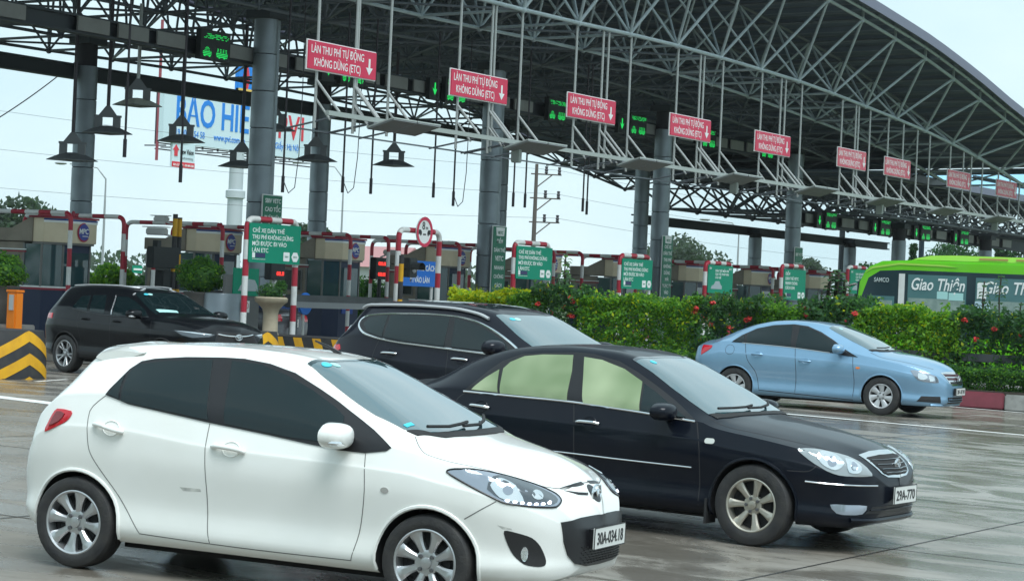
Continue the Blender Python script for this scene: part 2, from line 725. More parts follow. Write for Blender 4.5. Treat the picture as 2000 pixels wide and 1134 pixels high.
def car_shell(S, name, label, pose, paint, well, arches, cat='car', group=None, r_arch=.335, lip=None):
    """pose: (x, y, yaw) of the rear axle; returns the Empty and the Body. arches: x positions of the wheel openings"""
    B = Body(S)
    E = thing(name, label, cat, group=group)
    x, y, yaw = pose
    wb = arches[-1]-arches[0]
    g = (gz(x, y+wb*math.sin(yaw))-gz(x, y))/wb
    f = Vector((math.cos(yaw), math.sin(yaw), g)).normalized()
    l_ = Vector((-math.sin(yaw), math.cos(yaw), 0))
    n = f.cross(l_)
    E.matrix_world = Matrix(((f.x, l_.x, n.x, x), (f.y, l_.y, n.y, y), (f.z, l_.z, n.z, gz(x, y)), (0, 0, 0, 1)))
    o = bpy.data.objects.new('body', B.me)
    link(o, E)
    B.me.materials.append(paint)
    B.me.materials.append(well)
    cut = MB()
    zc = S.get('zc', S['r'])
    for ax in arches:
        for sg in (-1, 1):
            ra = S.get('ra', r_arch)
            cut.lathe([(ra, -1.2), (ra, -.52)] if sg < 0 else [(ra, .52), (ra, 1.2)], (ax, 0, zc), 44, 'Y', True)
    for i in range(len(cut.v)):
        v = cut.v[i]
        if v[2] < .02:
            cut.v[i] = (v[0], v[1], v[2]-.5)
    co = bpy.data.objects.new('cutter', cut.mesh('cutter', [paint, well]))
    for p in co.data.polygons:
        p.material_index = 1
    bm = bmesh.new()
    bm.from_mesh(co.data)
    if bm.calc_volume(signed=True) < 0:
        bmesh.ops.reverse_faces(bm, faces=bm.faces)
    bm.to_mesh(co.data)
    bm.free()
    link(co)
    co.matrix_world = E.matrix_world
    md = o.modifiers.new('b', 'BOOLEAN')
    md.object = co
    md.operation = 'DIFFERENCE'

    def vol(me_):
        b_ = bmesh.new()
        b_.from_mesh(me_)
        v_ = b_.calc_volume(signed=True)
        b_.free()
        return v_
    v0 = vol(B.me)
    for solver in ('FAST', 'EXACT', 'MANIFOLD'):
        md.solver = solver
        bpy.context.view_layer.update()
        me = bpy.data.meshes.new_from_object(o.evaluated_get(bpy.context.evaluated_depsgraph_get()))
        if v0*.8 < vol(me) < v0*.999:
            break
        print('boolean', name, solver, v0, vol(me))
    o.modifiers.clear()
    o.data = me
    me.name = 'body'
    bpy.data.objects.remove(co)
    me.shade_smooth()
    me.set_sharp_from_angle(angle=R(38))
    if lip is not None:
        ra = S.get('ra', r_arch)
        for ax in arches:
            pts = []
            for i in range(25):
                a = R(-12+204*i/24)
                q, nn = B.hit(0, ax+ra*1.012*math.cos(a), zc+ra*1.012*math.sin(a))
                pts.append(q+nn*.001)
            pair(MB().tube(pts, .013, 6).build('wheel_arch_lip', lip, E, True), True)
    return E, B


def plate(C, M_w, M_k, s, loc, rz, w=.47, h=.125, tilt=0., lines=None, th=.012):
    """number plate facing local -Y before rz"""
    p = MB().box((0, 0, 0), (w, th, h)).build('number_plate', M_w, C, bevel=.003)
    p.location = loc
    p.rotation_euler = (tilt, 0, rz)
    fr = MB()
    for a, b, c, d in ((0, h/2, w, .006), (0, -h/2, w, .006)):
        fr.box((a, -th/2, b), (c, .004, d))
    for a in (-w/2, w/2):
        fr.box((a, -th/2, 0), (.006, .004, h))
    fr.build('frame', M_k, p)
    for (t, z, sz) in lines or [(s, -h*.29, h*.80)]:
        text(t, M_k, (0, -th/2-.001, z), p, size=sz, bold=.012, width=w*.84 if not lines else w*.7)
    return p


def wiper(B, m, parent, pts, r=.011):
    P = []
    for u, v in pts:
        q, n = B.hit('top', u, v)
        P.append(q+n*.03)
    MB().tube(P, r, 6).build('wiper', m, parent, True)

# ---------------------------------------------------------------- vehicle shapes (metres; x from the rear axle)
HATCH = dict(
    top=[(-.55, .50), (-.54, .60), (-.525, .68), (-.49, .78), (-.42, .95), (-.33, 1.12), (-.21, 1.29), (-.11, 1.385), (-.02, 1.42), (.2, 1.452), (.55, 1.476), (.9, 1.482), (1.2, 1.472),
         (1.42, 1.447), (1.56, 1.41), (1.72, 1.345), (2.0, 1.215), (2.28, 1.085), (2.38, 1.045), (2.5, 1.015), (2.8, .945), (3.02, .865), (3.17, .785), (3.25, .70), (3.29, .61), (3.31, .48)],
    bot=[(-.55, .48), (-.53, .34), (-.48, .27), (-.3, .22), (.3, .19), (2.1, .19), (2.9, .2), (3.13, .215), (3.24, .25), (3.29, .34), (3.31, .46)],
    W=[(-.55, 0), (-.545, .3), (-.53, .55), (-.48, .68), (-.35, .775), (-.1, .83), (.3, .845), (1.2, .847), (2.4, .845), (2.75, .825), (2.95, .77), (3.11, .66), (3.22, .50), (3.28, .30), (3.31, 0)],
    zs=[(-.55, .5), (-.48, .72), (-.38, .93), (-.15, 1.07), (.2, 1.09), (.97, 1.0), (2.0, .955), (2.3, .935), (2.7, .87), (3.05, .76), (3.2, .66), (3.31, .46)],
    wr=[(-.55, .1), (-.48, .5), (-.35, .55), (-.15, .57), (.3, .565), (.9, .56), (1.5, .545), (1.85, .585), (2.2, .655), (2.45, .67), (2.9, .60), (3.15, .45), (3.26, .25), (3.31, 0.0)],
    rr=[(-.55, .6), (-.35, .75), (-.1, .88), (.3, .93), (1.4, .93), (2.0, .9), (2.3, .82), (2.45, .66), (2.8, .6), (3.31, .6)],
    zm=.60, r=.292, ra=.335)
SEDAN = dict(   # the dark saloon
    top=[(-1.10, .62), (-1.09, .80), (-1.06, .95), (-1.0, 1.02), (-.85, 1.055), (-.62, 1.08), (-.45, 1.15), (-.1, 1.315), (.2, 1.41), (.5, 1.455), (.85, 1.475), (1.15, 1.465), (1.38, 1.43), (1.55, 1.375), (1.9, 1.215), (2.22, 1.055),
         (2.34, 1.01), (2.7, .955), (3.05, .895), (3.35, .82), (3.50, .755), (3.57, .69), (3.61, .60), (3.62, .5)],
    bot=[(-1.10, .55), (-1.08, .35), (-1.0, .28), (-.5, .22), (.3, .2), (2.3, .2), (3.1, .2), (3.42, .2), (3.54, .24), (3.60, .36), (3.62, .48)],
    W=[(-1.10, 0), (-1.095, .4), (-1.07, .62), (-1.0, .74), (-.8, .83), (-.4, .88), (.3, .895), (1.3, .897), (2.5, .89), (2.95, .865), (3.22, .80), (3.40, .70), (3.52, .54), (3.59, .32), (3.62, 0)],
    zs=[(-1.1, .6), (-1.05, .85), (-.8, .97), (-.1, 1.0), (1.0, .98), (2.2, .93), (2.7, .87), (3.15, .78), (3.42, .70), (3.57, .6), (3.62, .48)],
    wr=[(-1.1, 0), (-1.05, .55), (-.8, .66), (-.5, .66), (-.2, .62), (.3, .585), (1.0, .575), (1.4, .57), (1.8, .62), (2.15, .69), (2.4, .70), (3.1, .62), (3.42, .5), (3.57, .3), (3.62, 0)],
    rr=[(-1.1, .6), (-.8, .62), (-.5, .68), (-.2, .86), (.3, .92), (1.4, .92), (1.9, .88), (2.15, .8), (2.36, .6), (3.62, .6)],
    zm=.58, r=.325, ra=.365)
COMPACT = dict(  # the light blue saloon
    top=[(-.90, .62), (-.89, .82), (-.86, .98), (-.80, 1.08), (-.66, 1.115), (-.5, 1.15), (-.28, 1.235), (0, 1.355), (.3, 1.45), (.6, 1.51), (.92, 1.53), (1.25, 1.52), (1.55, 1.48), (1.72, 1.43), (2.1, 1.29), (2.5, 1.115), (2.62, 1.075),
         (2.95, 1.03), (3.25, .97), (3.48, .90), (3.63, .82), (3.71, .72), (3.75, .61), (3.76, .48)],
    bot=[(-.90, .5), (-.88, .32), (-.82, .27), (-.5, .22), (.3, .19), (2.3, .19), (3.2, .19), (3.52, .2), (3.67, .24), (3.74, .34), (3.76, .46)],
    W=[(-.90, 0), (-.895, .4), (-.87, .62), (-.80, .74), (-.65, .82), (-.3, .875), (.3, .893), (1.3, .895), (2.5, .89), (3.0, .86), (3.3, .80), (3.50, .70), (3.64, .54), (3.73, .32), (3.76, 0)],
    zs=[(-.90, .5), (-.82, .9), (-.66, 1.04), (-.2, 1.08), (.5, 1.07), (1.2, 1.04), (2.1, .99), (2.6, .93), (3.1, .85), (3.45, .76), (3.68, .62), (3.76, .46)],
    wr=[(-.90, 0), (-.82, .55), (-.65, .64), (-.4, .63), (0, .59), (.5, .575), (1.0, .57), (1.6, .56), (2.0, .60), (2.45, .69), (2.7, .70), (3.15, .62), (3.45, .5), (3.68, .3), (3.76, 0)],
    rr=[(-.90, .6), (-.66, .62), (-.4, .75), (-.1, .88), (.3, .92), (1.6, .92), (2.1, .88), (2.45, .8), (2.65, .6), (3.76, .6)],
    zm=.60, r=.325, ra=.36)
CROSSOVER = dict(  # the dark crossover coming out of the lane
    top=[(-.86, .62), (-.85, .78), (-.83, .95), (-.80, 1.06), (-.70, 1.26), (-.58, 1.45), (-.48, 1.53), (-.2, 1.565), (.3, 1.595), (.8, 1.60), (1.15, 1.585), (1.42, 1.55), (1.60, 1.495), (1.95, 1.335), (2.30, 1.17), (2.40, 1.14),
         (2.8, 1.115), (3.15, 1.075), (3.38, 1.02), (3.50, .95), (3.56, .84), (3.59, .68), (3.60, .52)],
    bot=[(-.86, .5), (-.84, .38), (-.76, .32), (-.4, .28), (.3, .25), (2.3, .25), (3.1, .26), (3.4, .28), (3.53, .32), (3.58, .4), (3.60, .5)],
    W=[(-.86, 0), (-.855, .4), (-.83, .62), (-.77, .73), (-.6, .83), (-.3, .895), (.2, .91), (1.2, .905), (2.4, .91), (2.95, .90), (3.22, .85), (3.40, .76), (3.51, .60), (3.58, .36), (3.60, 0)],
    zs=[(-.86, .5), (-.78, .85), (-.6, 1.05), (-.2, 1.13), (.5, 1.08), (1.2, 1.05), (2.1, 1.01), (2.6, 1.0), (3.0, .97), (3.3, .91), (3.5, .78), (3.6, .52)],
    wr=[(-.86, 0), (-.78, .5), (-.6, .56), (-.4, .58), (.2, .60), (1.0, .60), (1.4, .58), (1.8, .62), (2.2, .70), (2.45, .72), (3.1, .68), (3.35, .52), (3.52, .3), (3.6, 0)],
    rr=[(-.86, .6), (-.6, .8), (-.3, .92), (.3, .93), (1.4, .92), (1.9, .88), (2.2, .8), (2.42, .6), (3.6, .6)],
    zm=.66, r=.341, ra=.385)
SUV = dict(  # the long dark estate
    top=[(-.98, .65), (-.97, .85), (-.94, 1.0), (-.88, 1.15), (-.76, 1.36), (-.66, 1.49), (-.54, 1.57), (-.3, 1.62), (.3, 1.655), (.8, 1.66), (1.15, 1.64), (1.38, 1.605), (1.53, 1.555), (1.9, 1.39), (2.3, 1.205), (2.43, 1.16),
         (2.9, 1.11), (3.3, 1.05), (3.55, .98), (3.68, .89), (3.74, .75), (3.77, .55)],
    bot=[(-.98, .52), (-.96, .4), (-.88, .34), (-.4, .28), (.3, .26), (2.4, .26), (3.2, .27), (3.5, .3), (3.68, .36), (3.77, .5)],
    W=[(-.98, 0), (-.975, .45), (-.95, .65), (-.88, .77), (-.7, .86), (-.3, .925), (.3, .945), (1.2, .945), (2.6, .945), (3.05, .92), (3.35, .85), (3.54, .74), (3.68, .55), (3.75, .3), (3.77, 0)],
    zs=[(-.98, .5), (-.88, .95), (-.7, 1.12), (-.3, 1.16), (.5, 1.10), (1.2, 1.07), (2.1, 1.05), (2.7, 1.03), (3.2, .96), (3.5, .87), (3.7, .7), (3.77, .52)],
    wr=[(-.98, 0), (-.88, .5), (-.7, .57), (-.5, .6), (.2, .62), (1.0, .62), (1.4, .6), (1.8, .64), (2.25, .72), (2.5, .73), (3.2, .66), (3.55, .52), (3.7, .3), (3.77, 0)],
    rr=[(-.98, .6), (-.7, .8), (-.45, .92), (.3, .93), (1.4, .92), (2.0, .88), (2.3, .8), (2.46, .6), (3.77, .6)],
    zm=.68, r=.362, ra=.405)
POSE = dict(HATCH=(12.2384, 9.8391, -1.4559), SEDAN=(17.7714, 10.151, -1.5893), COMPACT=(37.8, 16.7594, -1.5420), CROSSOVER=(32.7445, 27.4027, -1.7566), SUV=(23.4593, 14.6543, -1.72))

# ---------------------------------------------------------------- vehicle materials
def paint(name, col, metal=0., rough=.32, dirt=None, cw=.7, sp=.35):
    m = mat(name, col, rough, metal, cw, sp, noise=(2.3, dirt, .55, 6) if dirt else None)
    return m


P_WHITE = paint('white_paint', (.83, .835, .80), dirt=(.78, .78, .735), cw=1.0)
P_DARK = paint('dark_saloon_paint', (.003, .005, .011), 0, .3, dirt=(.006, .008, .013), cw=.30, sp=.15)
P_BLUE = paint('pale_blue_paint', (.21, .37, .53), .45, .32, dirt=(.19, .35, .50), cw=1.0)
P_BLACK = paint('black_paint', (.004, .005, .007), 0, .3, dirt=(.007, .008, .010), cw=.4, sp=.15)
P_NAVY = paint('ink_blue_paint', (.006, .007, .014), 0, .3, dirt=(.009, .010, .016), cw=.32, sp=.15)
P_GREY = paint('grey_paint', (.09, .09, .10), .5, .35)
M_WELL = mat('wheel_well_liner', (.012, .012, .013), .9)
M_RUB = mat('tyre_rubber', (.022, .022, .024), .62, noise=(9, (.05, .047, .042), .6), bump=(60, .25))
M_ALLOY = mat('alloy', (.55, .56, .57), .34, .85, noise=(6, (.45, .45, .46), .5))
M_ALLOYW = mat('worn_alloy', (.50, .48, .42), .4, .75, noise=(7, (.36, .32, .26), .7))
M_GRILLE = mat('dark_red_grille', (.05, .012, .018), .4)
M_NUT = mat('wheel_nut', (.16, .16, .17), .35, .7)
M_CAP = mat('silver_plastic', (.52, .53, .54), .4, .4)
M_INNER = mat('brake_dark', (.02, .02, .022), .7, .3)
M_CHROME = mat('chrome', (.78, .80, .82), .12, 1.)
M_GLASSD = mat('tinted_glass', (.006, .014, .016), .03, 0, 0, .5, ior=1.45)
M_GLASSW = mat('windscreen_glass', (.035, .085, .10), .03, 0, 1.0, 1.0, ior=2.0)
M_GREEN = mat('green_sunshade_glass', (.15, .21, .10), .10, 0, .6, .4, noise=(1.5, (.31, .37, .22), 1.0, 2))
M_BLK = mat('black_trim', (.010, .010, .012), .35)
M_BLKM = mat('matt_black_plastic', (.018, .018, .019), .7)
M_SEAM = mat('shut_line', (.03, .03, .032), .8)
M_RED = mat('red_lens', (.55, .006, .02), .12, 0, 1.0)
M_REDD = mat('dark_red_lens', (.20, .006, .012), .12, 0, 1.0)
M_LENS = mat('headlamp_lens', (.33, .37, .43), .12, .55, 1.0)
M_LENSB = mat('bright_reflector', (.80, .83, .85), .12, .9, 1.0)
M_LENSD = mat('dark_lamp_housing', (.10, .115, .13), .2, .5, 1.0)
M_LED = mat('lamp_led', (.8, .85, 1.), .3, emit=((.72, .78, 1.), 1.6))
M_ORANGE = mat('amber_lens', (.75, .2, .03), .25, 0, 1.)
M_PLATE = mat('plate_white', (.72, .73, .70), .4)
M_INK = mat('plate_ink', (.02, .02, .022), .5)
M_CYAN = mat('cyan_sticker', (.06, .50, .60), .4)
M_PALE = mat('pale_sticker', (.40, .68, .66), .4)
M_SCUFF = mat('scuff_grey', (.62, .62, .58), .7, noise=(22, (.36, .36, .34), .9))
M_SEAMW = mat('pale_shut_line', (.13, .13, .125), .8)


def mir(p):
    """complete a half outline (y <= 0, front to back or back to front) to both sides"""
    return p + [(a, -b) for a, b in reversed(p)]


def mir_y(p):
    return p + [(-a, b) for a, b in reversed(p)]



# ---------------------------------------------------------------- ground
def ground_mat():
    m = bpy.data.materials.new('wet_concrete')
    m.use_nodes = True
    t = m.node_tree
    b = t.nodes['Principled BSDF']
    co = t.nodes.new('ShaderNodeTexCoord')

    def noise(sc, det=6, ro=.6, stretch=None, dist=0.):
        n = t.nodes.new('ShaderNodeTexNoise')
        n.inputs['Scale'].default_value = sc
        n.inputs['Detail'].default_value = det
        n.inputs['Roughness'].default_value = ro
        n.inputs['Distortion'].default_value = dist
        if stretch:
            mp_ = t.nodes.new('ShaderNodeMapping')
            mp_.inputs['Scale'].default_value = stretch
            t.links.new(co.outputs['Object'], mp_.inputs['Vector'])
            t.links.new(mp_.outputs[0], n.inputs['Vector'])
        else:
            t.links.new(co.outputs['Object'], n.inputs['Vector'])
        return n.outputs['Fac']

    def mr(v, a, b_, c=0., d=1.):
        r = t.nodes.new('ShaderNodeMapRange')
        r.interpolation_type = 'SMOOTHSTEP'
        for k, x in zip(('From Min', 'From Max', 'To Min', 'To Max'), (a, b_, c, d)):
            r.inputs[k].default_value = x
        t.links.new(v, r.inputs['Value'])
        return r.outputs[0]

    def mix(f, a, b_):
        x = t.nodes.new('ShaderNodeMix')
        x.data_type = 'RGBA'
        for s_, v in ((6, a), (7, b_)):
            if isinstance(v, tuple):
                x.inputs[s_].default_value = (*v, 1)
            else:
                t.links.new(v, x.inputs[s_])
        t.links.new(f, x.inputs[0])
        return x.outputs[2]

    def mul(a, b_):
        x = t.nodes.new('ShaderNodeMath')
        x.operation = 'MULTIPLY'
        t.links.new(a, x.inputs[0])
        if isinstance(b_, float):
            x.inputs[1].default_value = b_
        else:
            t.links.new(b_, x.inputs[1])
        return x.outputs[0]
    big = noise(.22, 4, .5, (1, .45, 1))
    mid = noise(1.1, 6, .62, (1.2, .6, 1), .9)
    streak = noise(2.2, 5, .7, (2.0, .55, 1), .8)
    fine = noise(38, 3, .6)
    speck = noise(9, 6, .75)
    wet = mr(mid, .36, .58)
    base = mix(mr(big, .35, .65), (.165, .142, .112), (.29, .27, .24))
    base = mix(mul(mr(streak, .45, .7), .5), base, (.12, .102, .082))
    base = mix(mul(wet, .62), base, (.098, .085, .068))
    base = mix(mul(mr(speck, .55, .75), .35), base, (.36, .34, .31))
    t.links.new(base, b.inputs['Base Color'])
    rg = t.nodes.new('ShaderNodeMix')
    rg.inputs[2].default_value = .40
    rg.inputs[3].default_value = .17
    t.links.new(wet, rg.inputs[0])
    t.links.new(rg.outputs[0], b.inputs['Roughness'])
    b.inputs['Specular IOR Level'].default_value = .5
    bp_ = t.nodes.new('ShaderNodeBump')
    bp_.inputs['Strength'].default_value = .35
    bp_.inputs['Distance'].default_value = .006
    x = t.nodes.new('ShaderNodeMath')
    x.operation = 'ADD'
    t.links.new(mul(fine, .5), x.inputs[0])
    t.links.new(mul(streak, .45), x.inputs[1])
    t.links.new(x.outputs[0], bp_.inputs['Height'])
    t.links.new(bp_.outputs[0], b.inputs['Normal'])
    return m


M_GROUND = ground_mat()
M_LINE = mat('road_paint', (.80, .80, .77), .5, noise=(6, (.42, .41, .38), .5, 7))
M_JOINT = mat('joint_tar', (.03, .028, .026), .5)

ys = [-700, -60, -20, -4, 0, 4, 8, 12, 16, 20, 40, 70, 200, 700]
xs = [-700, -100, -20, 0, 20, 40, 60, 90, 130, 300, 700]
g = MB()
for y in ys:
    for x in xs:
        g.v.append((x, y, gz(x, max(y, -60))))
nx = len(xs)
for j in range(len(ys)-1):
    for i in range(nx-1):
        g.f.append((j*nx+i, j*nx+i+1, (j+1)*nx+i+1, (j+1)*nx+i))
        g.mi.append(0)
tag(g.build('ground', M_GROUND), kind='structure')


def strip(name, m, pts, w, lift=.004, kind='structure', step=1.):
    """a painted strip on the ground"""
    P = resample(pts, step, False)
    b = MB()
    for i, p in enumerate(P):
        d = (Vector(P[min(i+1, len(P)-1)])-Vector(P[max(i-1, 0)])).normalized()
        n = Vector((-d.y, d.x))*w/2
        for s_ in (-1, 1):
            x, y = p[0]+s_*n.x, p[1]+s_*n.y
            b.v.append((x, y, gz(x, y)+lift))
        if i:
            b.f.append((2*i-2, 2*i-1, 2*i+1, 2*i))
            b.mi.append(0)
    return tag(b.build(name, m), kind=kind)


strip('lane_line', M_LINE, [(35.0, 22), (35.0, 2)], .17)
strip('edge_line', M_LINE, [(42.0, 26), (42.0, 2)], .13)
strip('lane_line', M_LINE, [(24.6, 22.6), (24.0, 20.6)], .35)
strip('lane_line', M_LINE, [(28.6, 25.3), (29.8, 25.7)], .10)
strip('lane_line', M_LINE, [(22.4, 19.2), (21.6, 18.4)], .12)
for x in np.arange(6.5, 40, 4.6):
    strip('slab_joint', M_JOINT, [(x+2.1, 24), (x+2.1, -8)], .022, .002)
for y in np.arange(-5, 22, 5.2):
    strip('slab_joint', M_JOINT, [(4, y+1.2), (41.8, y+1.2)], .022, .003)

M_FIELD = mat('field_grass', (.06, .10, .035), .9, noise=(.15, (.10, .12, .05), .9, 8), bump=(3, .4))
for (x0, x1, y0, y1) in ((-20, 690, 56, 690), (66, 690, -300, 29)):
    f_ = MB()
    f_.add([(x0, y0, gz(0, max(15, y0)) + .006), (x1, y0, gz(0, 15)+.006), (x1, y1, gz(0, 15)+.006), (x0, y1, gz(0, 15)+.006)] if y0 > 0 else
           [(x0, y0, gz(0, -60)+.006), (x1, y0, gz(0, -60)+.006), (x1, -60, gz(0, -60)+.006), (x0, -60, gz(0, -60)+.006), (x1, 15, gz(0, 15)+.006), (x0, 15, gz(0, 15)+.006), (x1, y1, gz(0, 15)+.006), (x0, y1, gz(0, 15)+.006)],
           [(0, 1, 2, 3)] if y0 > 0 else [(0, 1, 2, 3), (3, 2, 4, 5), (5, 4, 6, 7)])
    tag(f_.build('field', M_FIELD), kind='structure')

# ---------------------------------------------------------------- toll canopy: a shallow vault of space frame on round clad columns
G0 = gz(0, 40)
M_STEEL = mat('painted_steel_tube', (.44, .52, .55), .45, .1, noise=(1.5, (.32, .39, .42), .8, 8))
M_STEELD = mat('darkened_steel_tube', (.13, .15, .17), .55, .1)  # frame steel again, with the shade under the roof put into its colour
M_ROOF = mat('roof_sheet', (.15, .19, .24), .5, .1, noise=(.8, (.12, .155, .20), .8))
M_FASCIA = mat('roof_edge', (.15, .16, .22), .5)
M_CLAD = mat('column_cladding', (.27, .315, .35), .36, .45, noise=(1.2, (.21, .245, .27), .8, 8), rvar=(3, .5))
M_CORE = mat('column_core', (.03, .03, .035), .8)
M_BEAM = mat('box_beam_steel', (.045, .055, .065), .6)
M_PANEL = mat('beam_panel', (.26, .27, .26), .6, noise=(1.5, (.2, .2, .19), .7))
M_ROD = mat('hanger_rod', (.42, .44, .43), .4, .3)
M_RODD = mat('dark_rod', (.05, .045, .055), .6)

TZB = [(20, 9.03), (50, 9.06), (58, 9.17), (66.8, 9.06), (72.6, 8.80), (78.4, 8.47), (81.4, 8.23), (84.5, 7.93), (87.3, 7.62), (90.5, 7.2)]
TZT = [(20, 11.7), (35, 12.0), (45, 12.1), (55, 11.95), (62, 11.6), (67.2, 11.24), (70.1, 10.98), (73.06, 10.69), (76, 10.31), (78.8, 9.9), (81.6, 9.43), (84.3, 9.03), (88, 8.42), (91.5, 7.85)]
DROP = .026


def zb(x, y):
    return float(pchip(TZB, x))-DROP*(y-28.6)


def zt(x, y):
    return float(pchip(TZT, x))-DROP*(y-27.1)


XB = [49.56+2.9*i for i in range(-7, 15)]
YB = [28.6+2.98*j for j in range(7)]
XT = [x-1.45 for x in XB]+[XB[-1]+1.45]
YT = [y-1.49 for y in YB]+[YB[-1]+1.49]
nb = lambda i, j: Vector((XB[i], YB[j], zb(XB[i], YB[j])))
ntp = lambda i, j: Vector((XT[i], YT[j], zt(XT[i], YT[j])))
CAN = thing('toll_canopy', 'vaulted steel space frame canopy roofing the whole toll plaza', 'canopy')


def member(name, a, b, r, m, n=8):
    return MB().tube([a, b], r, n).build(name, m, CAN, True)


lat = MB()
lat_front = MB()
for j in range(len(YB)):
    for i in range(len(XB)):
        if i+1 < len(XB):
            if j == 0:
                member('chord_tube', nb(i, j), nb(i+1, j), .056, M_STEEL)
            else:
                (lat_front if j < 2 else lat).tube([nb(i, j), nb(i+1, j)], .05, 6, False)
        if j+1 < len(YB):
            (lat_front if j < 1 else lat).tube([nb(i, j), nb(i, j+1)], .042, 6, False)
        for di in (0, 1):
            for dj in (0, 1):
                a, b = nb(i, j), ntp(i+di, j+dj)
                if j == 0:
                    member('diagonal_tube', a, b, .046 if dj == 0 else .038, M_STEEL)
                else:
                    (lat_front if j < 2 else lat).tube([a, b], .038, 6, False)
        if i+1 < len(XB) and j+1 < len(YB):
            lat.tube([nb(i, j), nb(i+1, j+1)] if (i+j) % 2 else [nb(i+1, j), nb(i, j+1)], .034, 6, False)
        (lat_front if j < 2 else lat).ball(nb(i, j), .095, 8, 6)
for j in range(len(YT)):
    for i in range(len(XT)):
        if i+1 < len(XT):
            if j == 0:
                member('chord_tube', ntp(i, j), ntp(i+1, j), .054, M_STEEL)
            else:
                lat.tube([ntp(i, j), ntp(i+1, j)], .046, 6, False)
        if j+1 < len(YT):
            lat.tube([ntp(i, j), ntp(i, j+1)], .042, 6, False)
        if j == 0:
            lat_front.tube([ntp(i, j)-Vector((0, 0, .1)), ntp(i, j)+Vector((0, 0, .3))], .05, 6)
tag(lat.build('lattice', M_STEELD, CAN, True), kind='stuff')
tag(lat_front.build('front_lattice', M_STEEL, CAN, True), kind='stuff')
# purlins and roof sheet
xr = np.arange(XT[0]-1.0, XT[-1]+1.6, 1.45)
for x in xr:
    a, b = Vector((x, YT[0]-.35, zt(x, YT[0])+.16)), Vector((x, YT[-1]+.3, zt(x, YT[-1])+.16))
    q = MB()
    d = (b-a)
    M = Matrix.Rotation(-math.atan2(-d.z, d.y), 3, 'X')
    q.box((a+b)/2, (.09, d.length, .16), M=M)
    q.build('purlin', M_ROOF, CAN)
ed = MB()
ed.tube([(x, YT[0]-.32, zt(x, YT[0])+.14) for x in xr], .05, 6)
ed.build('edge_rail', M_STEEL, CAN, True)
sheet = MB()
xs2 = np.arange(xr[0]-.3, xr[-1]+.31, .30)
for k, x in enumerate(xs2):
    w = .03 if k % 2 else 0
    for y in (YT[0]-.55, YT[-1]+.45):
        for dz in (.26, .31):
            sheet.v.append((x, y, zt(x, y)+dz+w))
    if k:
        o = (k-1)*4
        for f in ((0, 2, 6, 4), (1, 5, 7, 3), (0, 4, 5, 1), (2, 3, 7, 6)):
            sheet.f.append(tuple(o+q for q in f))
            sheet.mi.append(0)
sheet.build('roof_sheet', M_ROOF, CAN)
fas = MB()
for yy, dy in ((YT[0]-.60, .05), (YT[-1]+.50, .05)):
    n0 = len(fas.v)
    xf = np.arange(xr[0]-.3, xr[-1]+.4, 1.45)
    for k, x in enumerate(xf):
        z = zt(x, yy)
        for (y_, z_) in ((yy, z+.16), (yy+dy, z+.16), (yy+dy, z+.47), (yy, z+.47)):
            fas.v.append((x, y_, z_))
        if k:
            o = n0+(k-1)*4
            for q in range(4):
                fas.f.append((o+q, o+(q+1) % 4, o+4+(q+1) % 4, o+4+q))
                fas.mi.append(0)
fas.build('roof_fascia', M_FASCIA, CAN)

# cross beams under the frame, high in the middle bay, low further along
bm_ = MB()
for (x0, x1, y, z0, z1) in ((26, 84.6, 35.85, 7.62, 8.06), (24, 78.5, 43.3, 7.5, 7.92), (84.4, 114, 35.85, 5.22, 5.78), (84.95, 114, 43.3, 5.12, 5.5)):
    bm_.box(((x0+x1)/2, y, z0+.03), (x1-x0, .32, .06))
    bm_.box(((x0+x1)/2, y, z1-.03), (x1-x0, .32, .06))
    bm_.box(((x0+x1)/2, y, (z0+z1)/2), (x1-x0, .08, z1-z0-.12))
bm_.build('cross_beam', M_BEAM, CAN)
for x in np.arange(27.2, 84, 1.45):
    if abs(((x-46.05+2.9) % 5.8)-2.9) > .9:
        MB().box((x, 35.62, 7.84), (1.12, .05, .33)).build('beam_panel', M_PANEL, CAN)
for x in np.arange(85.4, 112, 1.9):
    MB().box((x, 35.62, 5.5), (1.3, .05, .36)).build('beam_panel', M_PANEL, CAN)

# the lower far bay: flat space frame with a dark deck
low = MB()
X2 = [87.2+2.9*i for i in range(11)]
Y2 = [34.2+2.9*j for j in range(4)]
for j, y in enumerate(Y2):
    for i, x in enumerate(X2):
        a = Vector((x, y, 5.85))
        if i+1 < len(X2):
            low.tube([a, a+Vector((2.9, 0, 0))], .06, 6, False)
        if j+1 < len(Y2):
            low.tube([a, a+Vector((0, 2.9, 0))], .055, 6, False)
        for dx in (-1.45, 1.45):
            for dy in (-1.45, 1.45):
                low.tube([a, a+Vector((dx, dy, 1.35))], .05, 6, False)
        low.tube([a+Vector((-1.45, -1.45, 1.35)), a+Vector((1.45, -1.45, 1.35))], .06, 6, False)
        low.tube([a+Vector((-1.45, -1.45, 1.35)), a+Vector((-1.45, 1.45, 1.35))], .055, 6, False)
        low.ball(a, .12, 8, 6)
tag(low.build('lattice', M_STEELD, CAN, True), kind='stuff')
MB().box((102, 38.6, 7.42), (33, 12, .08)).build('roof_sheet', M_ROOF, CAN)
MB().box((102, 32.57, 7.36), (33, .06, .3)).build('roof_fascia', M_FASCIA, CAN)
for k in range(15):
    MB().box((86.5+2.1*k, 38.6, 7.32), (.1, 11.9, .12)).build('purlin', M_ROOF, CAN)
